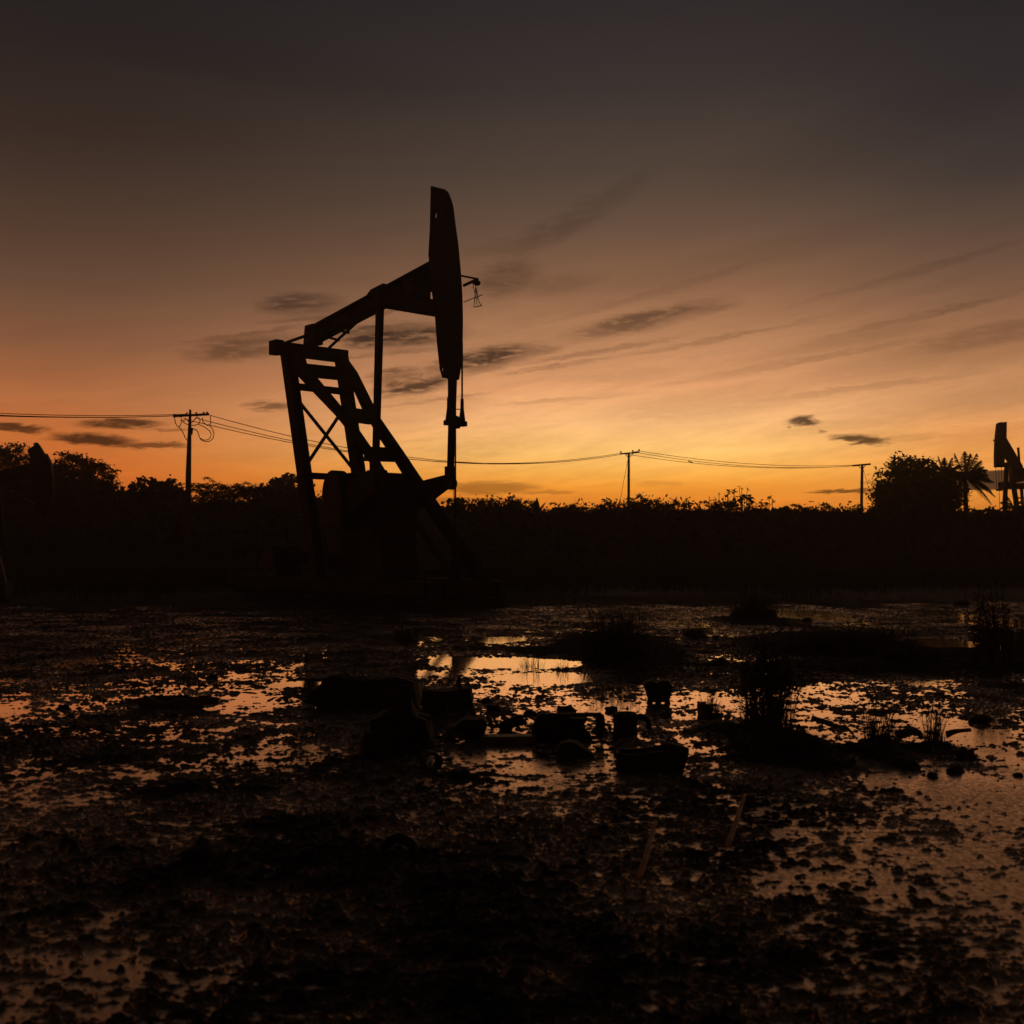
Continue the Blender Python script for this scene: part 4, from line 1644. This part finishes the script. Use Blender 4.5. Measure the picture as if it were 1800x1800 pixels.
TUFT_GROUP = 'grass tufts in the marsh'


def tuft(u, v, wid, hgt, n, label, seeds=0, bend=.45, w=.0045, upright=False, flat=.6):
    """grass clump rooted round the ground point at pixel (u, v); wid, hgt in pixels there"""
    c = gp(u, v)
    s = c.y / FPX
    R_, H = wid * s / 2, hgt * s
    c.z = max(0.0, gz(c.x, c.y)) - .02
    root = empty('grass_tuft', c, 0, label, 'grass tuft', TUFT_GROUP)
    a = rng.uniform(0, 2 * np.pi, n)
    r = R_ * np.sqrt(rng.uniform(0, 1, n)) * .75
    px, py = np.cos(a) * r, np.sin(a) * r * flat
    gzv = np.maximum(0, ground_height(px + c.x, py + c.y)) - c.z
    h = H * rng.uniform(.3, 1.2, n) * (1 - .75 * (r / (.75 * R_)) ** 1.5 * rng.uniform(.5, 1, n))
    P = np.stack([px, py, gzv - .02], 1)
    V, F = blades(P, np.maximum(h, .03), w * .75 * rng.uniform(.6, 1.3, n), bend * 1.25, True)
    np_mesh('blades', V, F, M['blade'], root)
    if seeds:
        m = MB()
        for k in range(seeds):
            aa, rr = rng.uniform(0, 2 * math.pi), R_ * .7 * rng.uniform(0, 1) ** .5
            x, y = math.cos(aa) * rr, math.sin(aa) * rr * flat
            hh = H * rng.uniform(.7, 1.15)
            le = Vector((rng.normal() * .14 * hh, rng.normal() * .1 * hh, hh))
            b = Vector((x, y, 0))
            m.tube([b, b + le * .55 + Vector((rng.normal() * .01, 0, 0)), b + le], .0035, 3, .002)
            for j in range(rng.integers(3, 8)):
                q = b + le * rng.uniform(.45, 1.0)
                ra = rng.uniform(0, 2 * math.pi)
                d = Vector((math.cos(ra), math.sin(ra), rng.uniform(.1, .9))) * H * rng.uniform(.05, .13)
                sd = Vector((-math.sin(ra), math.cos(ra), .3)) * H * .018
                m.raw([q, q + d * .5 + sd, q + d, q + d * .5 - sd], [(0, 1, 2, 3)])
        m.build('stems', M['blade'], root)
    return root


tuft(1080, 1162, 150, 84, 2600, 'wide dark rush clump standing right of the two bright pools', 60, .45)
tuft(1325, 1090, 110, 52, 1700, 'dark rush clump at the back of the marsh before the scrub dome', 20)
tuft(1225, 1122, 46, 40, 300, 'sparse grass tuft between two rush clumps at the back', 14)
tuft(1500, 1150, 330, 50, 5200, 'long dark strip of marsh grass on a mud bank', 60, .6, flat=.35)
tuft(1600, 1172, 150, 36, 1500, 'low grass fringe along the near bank of the right rear pool', 10, .6, flat=.4)
tuft(1742, 1178, 96, 130, 900, 'tall dark rush clump beside the right rear pool, nearly at the edge', 50, .35)
tuft(1790, 1150, 60, 70, 500, 'shorter rush clump cut by the picture edge', 20)
tuft(1350, 1296, 124, 140, 620, 'tall weedy tuft on the largest mud mound', 120, .4, .0024)
tuft(1400, 1340, 120, 46, 900, 'low dark grass on the near side of the largest mud mound', 0, .8)
tuft(1548, 1312, 76, 84, 420, 'fan shaped tuft reflected in the right pool', 16, .55, .0022)
tuft(1642, 1304, 48, 74, 170, 'slender tuft with seed heads right of the fan shaped one', 22, .4, .0024)
tuft(934, 1172, 60, 36, 70, 'few thin blades standing in the brightest pool', 6, .7, .003)
tuft(985, 1180, 40, 26, 50, 'few thin blades between the two bright pools', 4, .7, .003)
tuft(1250, 1262, 50, 50, 240, 'small weed behind the black stump on the mud', 12)
tuft(715, 1128, 60, 40, 300, 'faint dark tuft before the wellhead', 8)

# ================================================================== SCRAP ON THE MUD
from mathutils import noise as mnoise


def rough(o, amp, scale, seed=0.0, sub=2):
    """subdivide and dent a mesh so that it reads as corroded, muddy scrap"""
    import bmesh
    bm = bmesh.new()
    bm.from_mesh(o.data)
    if sub:
        bmesh.ops.subdivide_edges(bm, edges=bm.edges, cuts=sub, use_grid_fill=True)
    for v in bm.verts:
        p = Vector(v.co)
        nv = mnoise.noise_vector(p * scale + Vector((seed, seed * 1.7, 3.1)))
        v.co = p + nv * amp
    bm.to_mesh(o.data)
    bm.free()
    return o


def scrap(name, u, v, label, cat, group='scrap lying on the mud'):
    c = gp(u, v)
    c.z = max(0, gz(c.x, c.y) - .01)
    root = empty(name, c, 0, label, cat, group)
    return root, c, c.y / FPX


def lp(c, s, u0, v0):
    """pixel offsets at this thing's distance -> local (x, z)"""
    return lambda u, v, y=0.0: Vector(((u - u0) * s, y, (v0 - v) * s))


# engine block, long and low, left piece
rt, c, s = scrap('engine_block', 645, 1243, 'long low rusted engine block, the biggest lump of scrap', 'engine block')
q = lp(c, s, 645, 1243)
m = MB()
body = [(541, 1226), (548, 1212), (566, 1204), (572, 1190), (600, 1185), (622, 1192), (660, 1194), (700, 1188), (733, 1196), (737, 1246), (640, 1250), (565, 1244)]
m.prism([q(u, v, -.16) for u, v in body], [q(u, v, .2) for u, v in body])
rough(m.build('block_casting', M['rust'], rt), .035, 7, 1, 3)
m = MB()
m.lathe([(.05, -.2), (.065, -.18), (.065, .1)], q(585, 1222), 14, (0, 1, 0))
m.build('flange', M['rust'], rt)
m = MB()
m.bar(q(541, 1196, .1), q(541, 1222, .1), .05, .02)
m.bar(q(541, 1197, .1), q(570, 1197, .1), .05, .02)
m.build('bent_bracket', M['rust'], rt)
# box section right of it
rt, c, s = scrap('sheet_metal_box', 785, 1246, 'battered metal box with a stub post, right of the engine block', 'metal box')
q = lp(c, s, 785, 1246)
m = MB()
body = [(742, 1216), (770, 1212), (800, 1211), (829, 1208), (831, 1248), (744, 1250)]
m.prism([q(u, v, -.1) for u, v in body], [q(u, v, .14) for u, v in body])
rough(m.build('casing', M['rust'], rt), .022, 9, 2, 3)
m = MB()
m.bar(q(808, 1212, 0), q(807, 1189, 0), .035, .035)
m.build('post', M['rust'], rt)
# heap
rt, c, s = scrap('scrap_heap_casting', 705, 1322, 'steep pointed lump of rusted castings with a flared foot', 'casting')
q = lp(c, s, 705, 1322)
m = MB()
prof = [(50 * s, 0), (52 * s, 24 * s), (44 * s, 36 * s), (45 * s, 56 * s), (28 * s, 70 * s), (22 * s, 88 * s), (18 * s, 96 * s), (14 * s, 108 * s), (4 * s, 112 * s)]
m.lathe(prof, (0, 0.1, -.02), 18)
rough(m.build('casting_body', M['rust'], rt), .075, 6, 4, 2)
m = MB()
body = [(654, 1300), (655, 1266), (690, 1258), (725, 1262), (750, 1270), (757, 1300), (745, 1322), (672, 1322)]
m.prism([q(u, v, -.05) for u, v in body], [q(u, v, .25) for u, v in body])
rough(m.build('casting_foot', M['rust'], rt), .04, 7, 5, 3)
# stump can
rt, c, s = scrap('rusted_can', 661, 1332, 'squat rusted can in front of the pointed lump', 'can')
m = MB()
m.lathe([(27 * s, -.01), (29 * s, 5 * s), (29 * s, 30 * s), (27.5 * s, 33 * s), (24 * s, 32 * s), (24 * s, 24 * s)], (0, 0, 0), 20)
rough(m.build('can_wall', M['rust'], rt), .006, 14, 6, 0)
# rings on edge
rt, c, s = scrap('pipe_collar', 757, 1352, 'small open pipe collar standing on edge before the pointed lump', 'pipe collar')
m = MB()
ax = Vector((.30, -1, .05)).normalized()
m.lathe([(17 * s, -.035), (18 * s, 0), (17 * s, .035)], (0, 0, 15 * s), 22, ax)
mm = m
m = MB()
for k, (ro, ri) in enumerate(((.034 / .034 * 17 * s, 13.6 * s),)):
    n = 24
    qd = Vector((0, 0, 1)).rotation_difference(ax)
    vs = []
    for rr_, h in ((ro, -.09), (ro, .09), (ri, .09), (ri, -.09)):
        for j in range(n):
            a = 2 * math.pi * j / n
            vs.append(Vector((0, 0, 15 * s)) + qd @ Vector((rr_ * math.cos(a), rr_ * math.sin(a), h)))
    fs = []
    for b in range(4):
        for j in range(n):
            j2 = (j + 1) % n
            b2 = (b + 1) % 4
            fs.append((b * n + j, b * n + j2, b2 * n + j2, b2 * n + j))
    m.raw(vs, fs)
rough(m.build('collar_wall', M['rust'], rt), .004, 20, 7, 0)
# wedge and board
rt, c, s = scrap('steel_wedge', 824, 1300, 'wedge shaped block with a pale edged board under it', 'steel wedge')
q = lp(c, s, 824, 1300)
m = MB()
body = [(786, 1279), (797, 1276), (815, 1264), (850, 1262), (856, 1270), (852, 1290), (846, 1299), (820, 1296)]
m.prism([q(u, v, -.05) for u, v in body], [q(u, v, .15) for u, v in body])
rough(m.build('wedge_body', M['rust'], rt), .014, 13, 8, 2)
m = MB()
m.bar(q(781, 1284, -.09), q(850, 1303, -.12), .09, .014)
m.build('board', M['plank'], rt)
# plank
rt, c, s = scrap('plank', 893, 1306, 'flat dark plank lying level beside the wedge', 'plank')
q = lp(c, s, 893, 1306)
m = MB()
m.bar(q(848, 1299), q(942, 1298), .14, .055)
rough(m.build('plank_board', M['plank'], rt), .004, 15, 9, 2)
# tilted cylinder
rt, c, s = scrap('pipe_stub', 900, 1284, 'fat pipe stub lying tilted behind the plank', 'pipe')
q = lp(c, s, 900, 1284)
m = MB()
m.tube([q(877, 1281, .05), q(882, 1278, .05), q(915, 1268, .05), q(921, 1266, .05)], [.028, .043, .045, .034], 14)
rough(m.build('pipe_wall', M['rust'], rt), .004, 18, 10, 0)
# cap
rt, c, s = scrap('bent_hoop', 931, 1264, 'small bent hoop behind the tilted pipe stub', 'hoop')
q = lp(c, s, 931, 1264)
m = MB()
m.tube(spline([q(922, 1262), (q(924, 1254)), q(932, 1252), q(940, 1254), q(942, 1260)], 4), .018, 8)
m.build('hoop_rod', M['rust'], rt)
# frame: bar, end post, wheel
rt, c, s = scrap('broken_frame', 1000, 1304, 'broken machine frame with a level top rail and a wheel', 'machine frame')
q = lp(c, s, 1000, 1304)
m = MB()
m.bar(q(950, 1259, .05), q(1058, 1257.5, .05), .05, .028)
m.build('top_rail', M['rust'], rt)
m = MB()
m.prism([q(u, v, 0) for u, v in ((1048, 1258), (1062, 1258), (1064, 1272), (1061, 1296), (1048, 1296))], [q(u, v, .1) for u, v in ((1048, 1258), (1062, 1258), (1064, 1272), (1061, 1296), (1048, 1296))])
rough(m.build('end_plate', M['rust'], rt), .004, 15, 11, 1)
m = MB()
body = [(965, 1262), (1000, 1262), (1034, 1266), (1026, 1280), (1040, 1292), (1044, 1306), (960, 1306)]
m.prism([q(u, v, .06) for u, v in body], [q(u, v, .16) for u, v in body])
rough(m.build('frame_panel', M['rust'], rt), .022, 10, 12, 3)
m = MB()
ax = Vector((-.35, -1, .25)).normalized()
n = 22
qd = Vector((0, 0, 1)).rotation_difference(ax)
vs = []
cw = q(960, 1285, -.02)
for rr_, h in ((24 * s, -.04), (25 * s, 0), (24 * s, .04), (15 * s, .035), (14 * s, -.02)):
    for j in range(n):
        a = 2 * math.pi * j / n
        vs.append(cw + qd @ Vector((rr_ * math.cos(a), rr_ * math.sin(a), h)))
fs = []
for b in range(4):
    for j in range(n):
        fs.append((b * n + j, b * n + (j + 1) % n, (b + 1) * n + (j + 1) % n, (b + 1) * n + j))
fs.append(tuple(4 * n + j for j in range(n)))
m.raw(vs, fs)
m.build('wheel', M['rust'], rt, True)
# bent sheet in front
rt, c, s = scrap('bent_sheet', 1012, 1330, 'bent metal sheet slumped in front of the broken frame', 'metal sheet')
q = lp(c, s, 1012, 1330)
m = MB()
body = [(976, 1322), (984, 1306), (1000, 1300), (1016, 1304), (1034, 1316), (1046, 1326), (1030, 1331), (990, 1331)]
m.prism([q(u, v, -.06) for u, v in body], [q(u, v, .06) for u, v in body])
rough(m.build('sheet_body', M['rust'], rt), .008, 12, 13, 1)
m = MB()
m.tube(spline([q(985, 1303, -.07), q(1005, 1301, -.08), q(1022, 1310, -.09), q(1046, 1324, -.1)], 5), .006, 6)
m.build('folded_edge', M['palesteel'], rt)
rt, c, s = scrap('curved_strip', 1068, 1318, 'thin curved strip of metal lying by the broken frame', 'metal strip')
q = lp(c, s, 1068, 1318)
m = MB()
m.tube(spline([q(1042, 1311), q(1055, 1317), q(1072, 1317.5), q(1086, 1312), q(1094, 1304)], 5), .010, 6)
m.build('strip_body', M['rust'], rt)
# jug-like pipe tee
rt, c, s = scrap('pipe_elbow', 1105, 1294, 'short upright pipe with an elbow like a jug handle', 'pipe elbow')
q = lp(c, s, 1105, 1294)
m = MB()
m.lathe([(20 * s, -.02), (22 * s, 4 * s), (21 * s, 14 * s), (22 * s, 34 * s), (19 * s, 40 * s), (15 * s, 40 * s), (14 * s, 30 * s)], (0 - 5 * s, .05, 0), 18)
m.prism([q(1077, 1258, .03), q(1080, 1254, .03), q(1084, 1257, .03), q(1083, 1280, .03)], [q(1077, 1258, .09), q(1080, 1254, .09), q(1084, 1257, .09), q(1083, 1280, .09)])
rough(m.build('pipe_body', M['rust'], rt), .006, 14, 14, 0)
m = MB()
m.tube(spline([q(1118, 1264, .05), q(1130, 1262, .05), q(1140, 1268, .05), q(1142, 1282, .05)], 5), .022, 10, .024)
m.build('elbow', M['rust'], rt)
# tub
rt, c, s = scrap('metal_tub', 1142, 1352, 'boat shaped dented metal tub with one raised end', 'tub')
q = lp(c, s, 1142, 1352)
m = MB()
fr = [(1079, 1340), (1080, 1320), (1085, 1318), (1091, 1321), (1110, 1321), (1140, 1317), (1160, 1315), (1172, 1313), (1173, 1301), (1178, 1302), (1206, 1310), (1203, 1326), (1198, 1342), (1196, 1352), (1088, 1353)]
bk = [(1082, 1338), (1083, 1321), (1085, 1320), (1091, 1321.5), (1110, 1321), (1140, 1318), (1160, 1316), (1174, 1312), (1178, 1304), (1184, 1305), (1204, 1312), (1202, 1326), (1198, 1338), (1194, 1346), (1094, 1346)]
m.prism([q(u, v, -.13) for u, v in fr], [q(u, v, -.11) for u, v in fr])
m.prism([q(u, v, .12) for u, v in bk], [q(u, v, .14) for u, v in bk])
m.prism([q(u, v, -.109) for u, v in ((1080, 1322), (1086, 1320), (1092, 1352), (1084, 1352))], [q(u, v, .119) for u, v in ((1084, 1322), (1088, 1321), (1094, 1346), (1086, 1346))])
m.prism([q(u, v, -.109) for u, v in ((1172, 1304), (1205, 1311), (1196, 1351), (1176, 1351))], [q(u, v, .119) for u, v in ((1176, 1307), (1203, 1313), (1194, 1346), (1178, 1346))])
m.prism([q(u, v, -.109) for u, v in ((1092, 1346), (1176, 1346), (1176, 1351), (1092, 1351))], [q(u, v, .119) for u, v in ((1094, 1342), (1178, 1342), (1178, 1346), (1094, 1346))])
rough(m.build('tub_shell', M['rust'], rt), .010, 11, 15, 2)
# valve with two lobes
rt, c, s = scrap('valve_body', 1155, 1236, 'two lobed rusted valve standing on short legs', 'valve')
q = lp(c, s, 1155, 1236)
m = MB()
lobe1 = [(1131, 1203), (1136, 1198), (1146, 1195), (1152, 1200), (1156, 1198), (1164, 1195), (1174, 1196), (1181, 1206), (1179, 1216), (1174, 1233), (1141, 1233), (1136, 1214)]
m.prism([q(u, v, -.06) for u, v in lobe1], [q(u, v, .1) for u, v in lobe1])
rough(m.build('valve_casting', M['rust'], rt), .008, 12, 16, 1)
for a, b in (((1145, 1227), (1141, 1238)), ((1158, 1227), (1157, 1238)), ((1171, 1227), (1174, 1238))):
    m = MB()
    m.bar(q(*a), q(*b), .08, .05)
    m.build('leg', M['rust'], rt)
# stump, tyre, log
rt, c, s = scrap('post_stump', 1236, 1262, 'black rotten stump on the mud, left of the largest mud mound', 'stump')
m = MB()
m.lathe([(15 * s, -.02), (13 * s, 8 * s), (12 * s, 22 * s), (9 * s, 27 * s), (5 * s, 28 * s)], (0, 0, 0), 14)
rough(m.build('stump_wood', M['plank'], rt), .04, 9, 17, 1)
rt, c, s = scrap('buried_tyre', 700, 1512, 'half buried tyre with a faint bright rim in the foreground mud', 'tyre')
m = MB()
ring = []
N1, N2 = 30, 10
ax = Vector((.15, -.75, .65)).normalized()
qd = Vector((0, 0, 1)).rotation_difference(ax)
vs, fs = [], []
for i in range(N1):
    a = 2 * math.pi * i / N1
    for j in range(N2):
        b = 2 * math.pi * j / N2
        rr_ = 26 * s + 9 * s * math.cos(b)
        vs.append(qd @ Vector((rr_ * math.cos(a), rr_ * math.sin(a), 8 * s * math.sin(b))) + Vector((0, .03, 9 * s)))
for i in range(N1):
    for j in range(N2):
        fs.append((i * N2 + j, ((i + 1) % N1) * N2 + j, ((i + 1) % N1) * N2 + (j + 1) % N2, i * N2 + (j + 1) % N2))
m.raw(vs, fs)
m.build('tread', M['cable'], rt, True)
rt, c, s = scrap('sunken_log', 318, 1243, 'long sunken log lying in the left flooded strip', 'log')
q = lp(c, s, 318, 1243)
m = MB()
m.tube(spline([q(248, 1233), q(262, 1238), q(290, 1239), q(330, 1236), q(362, 1233), q(388, 1229)], 4), .06, 10, .05)
rough(m.build('log_wood', M['plank'], rt), .05, 5, 18, 1)
# sticks
for (a, b, h0, h1, lab) in (((1279, 1499), (1309, 1440), .04, .14, 'bleached stick lying aslant in the right foreground'),
                            ((1125, 1556), (1153, 1494), .04, .14, 'dull stick lying aslant in the middle foreground')):
    pa, pb = gp(*a), gp(*b)
    pa.z, pb.z = gz(pa.x, pa.y) + h0, gz(pb.x, pb.y) + h1
    mid = (pa + pb) / 2
    m = MB()
    m.tube(spline([pa - mid, (pa - mid) * .4 + Vector((.006, 0, .008)), (pb - mid) * .5, pb - mid], 4), .016, 8, .010)
    tag(m.build('stick', M['stick'], None, True, loc=mid), lab, 'stick', 'sticks on the mud')
# driftwood and branches among the right tufts
for (pts, r, lab) in ((((1428, 1262), (1446, 1268), (1470, 1276), (1488, 1280), (1500, 1290)), .022, 'crooked dark branch between the tall weedy tuft and the fan shaped tuft'),
                      (((1576, 1294), (1596, 1286), (1616, 1290), (1622, 1298)), .04, 'thick short root between the fan shaped and slender tufts'),
                      (((1664, 1292), (1684, 1286), (1706, 1282)), .03, 'knotted root right of the slender tuft, pointing up'),
                      (((1640, 1322), (1680, 1324), (1718, 1316)), .02, 'flat branch lying right of the slender tuft')):
    ps = []
    u0, v0 = pts[0][0], max(p[1] for p in pts) + 8
    g = gp(u0, v0)
    s = g.y / FPX
    ps = [Vector(((u - u0) * s, 0, max(0.01, (v0 - v) * s - .0))) for u, v in pts]
    m = MB()
    m.tube(spline(ps, 4), r, 8, r * .5)
    o = m.build('branch', M['plank'], None, True, loc=g)
    rough(o, .01, 12, u0 * .01, 0)
    tag(o, lab, 'branch', 'branches in the flooded right side')


# ================================================================== STONES
def stone_mesh(seed):
    import bmesh
    bm = bmesh.new()
    bmesh.ops.create_icosphere(bm, subdivisions=3, radius=1)
    for v in bm.verts:
        p = v.co.copy()
        k = 1 + .6 * mnoise.noise(p * 1.2 + Vector((seed * 3.1, 0, 0))) + .3 * mnoise.noise(p * 2.7 + Vector((0, seed * 5.3, 0))) + .07 * mnoise.noise(p * 6 + Vector((seed, 0, 2)))
        v.co = Vector((p.x * k, p.y * k * .8, p.z * k * .55))
    me = bpy.data.meshes.new('stone')
    bm.to_mesh(me)
    bm.free()
    me.polygons.foreach_set('use_smooth', [True] * len(me.polygons))
    me.materials.append(M['stone'])
    return me


SM = [stone_mesh(k + 1) for k in range(5)]
STONES = [(1498, 1345, 9, 'round stone in the flooded right side, just left of the fan tuft reflection'), (1596, 1350, 19, 'large angular stone in the right pool under the fan shaped tuft'),
          (1640, 1366, 11, 'small round stone in the right pool below the slender tuft'), (1680, 1356, 16, 'flat stone in the right pool below the flat branch'),
          (1790, 1364, 8, 'small round stone in the right pool at the picture edge'), (1695, 1332, 18, 'upright stone at the right end of the flat branch'),
          (855, 1236, 9, 'small stone right of the battered metal box'), (868, 1250, 14, 'flat stone in front of the small stone by the metal box'),
          (998, 1252, 16, 'pointed stone standing behind the broken frame rail'), (1075, 1250, 12, 'low stone behind the jug handled pipe'),
          (1265, 1170, 16, 'low dark stone left of the long grass strip'), (1213, 1118, 13, 'dark stone in the glinting water left of the rear rush clump'),
          (1258, 1124, 8, 'small dark stone near the sparse rear tuft'), (1420, 1094, 9, 'square dark stone in the rear water right of the rush clump'),
          (1690, 1064, 12, 'dark stone far out on the right rear mud'), (372, 1194, 11, 'dark stone on the left mud above the sunken log'),
          (112, 1246, 9, 'dark stone at the left in the glinting strip'), (306, 1260, 8, 'dark stone below the sunken log'), (955, 1328, 9, 'small stone left of the bent sheet'),
          (790, 1337, 7, 'small stone right of the standing pipe collar'), (360, 1512, 40, 'black boulder in the left foreground mud'), (1720, 1270, 16, 'dark stone in the marsh below the tall rush clump')]
for k, (u, v, w, lab) in enumerate(STONES):
    g = gp(u, v)
    s = g.y / FPX
    o = bpy.data.objects.new('stone', SM[k % 5])
    COL.objects.link(o)
    o.location = (g.x, g.y, max(0, gz(g.x, g.y)) + w * s * .2)
    o.scale = (w * s, w * s, w * s)
    o.rotation_euler = (0, 0, rng.uniform(0, 6.28))
    tag(o, lab, 'stone', 'stones on the mud')
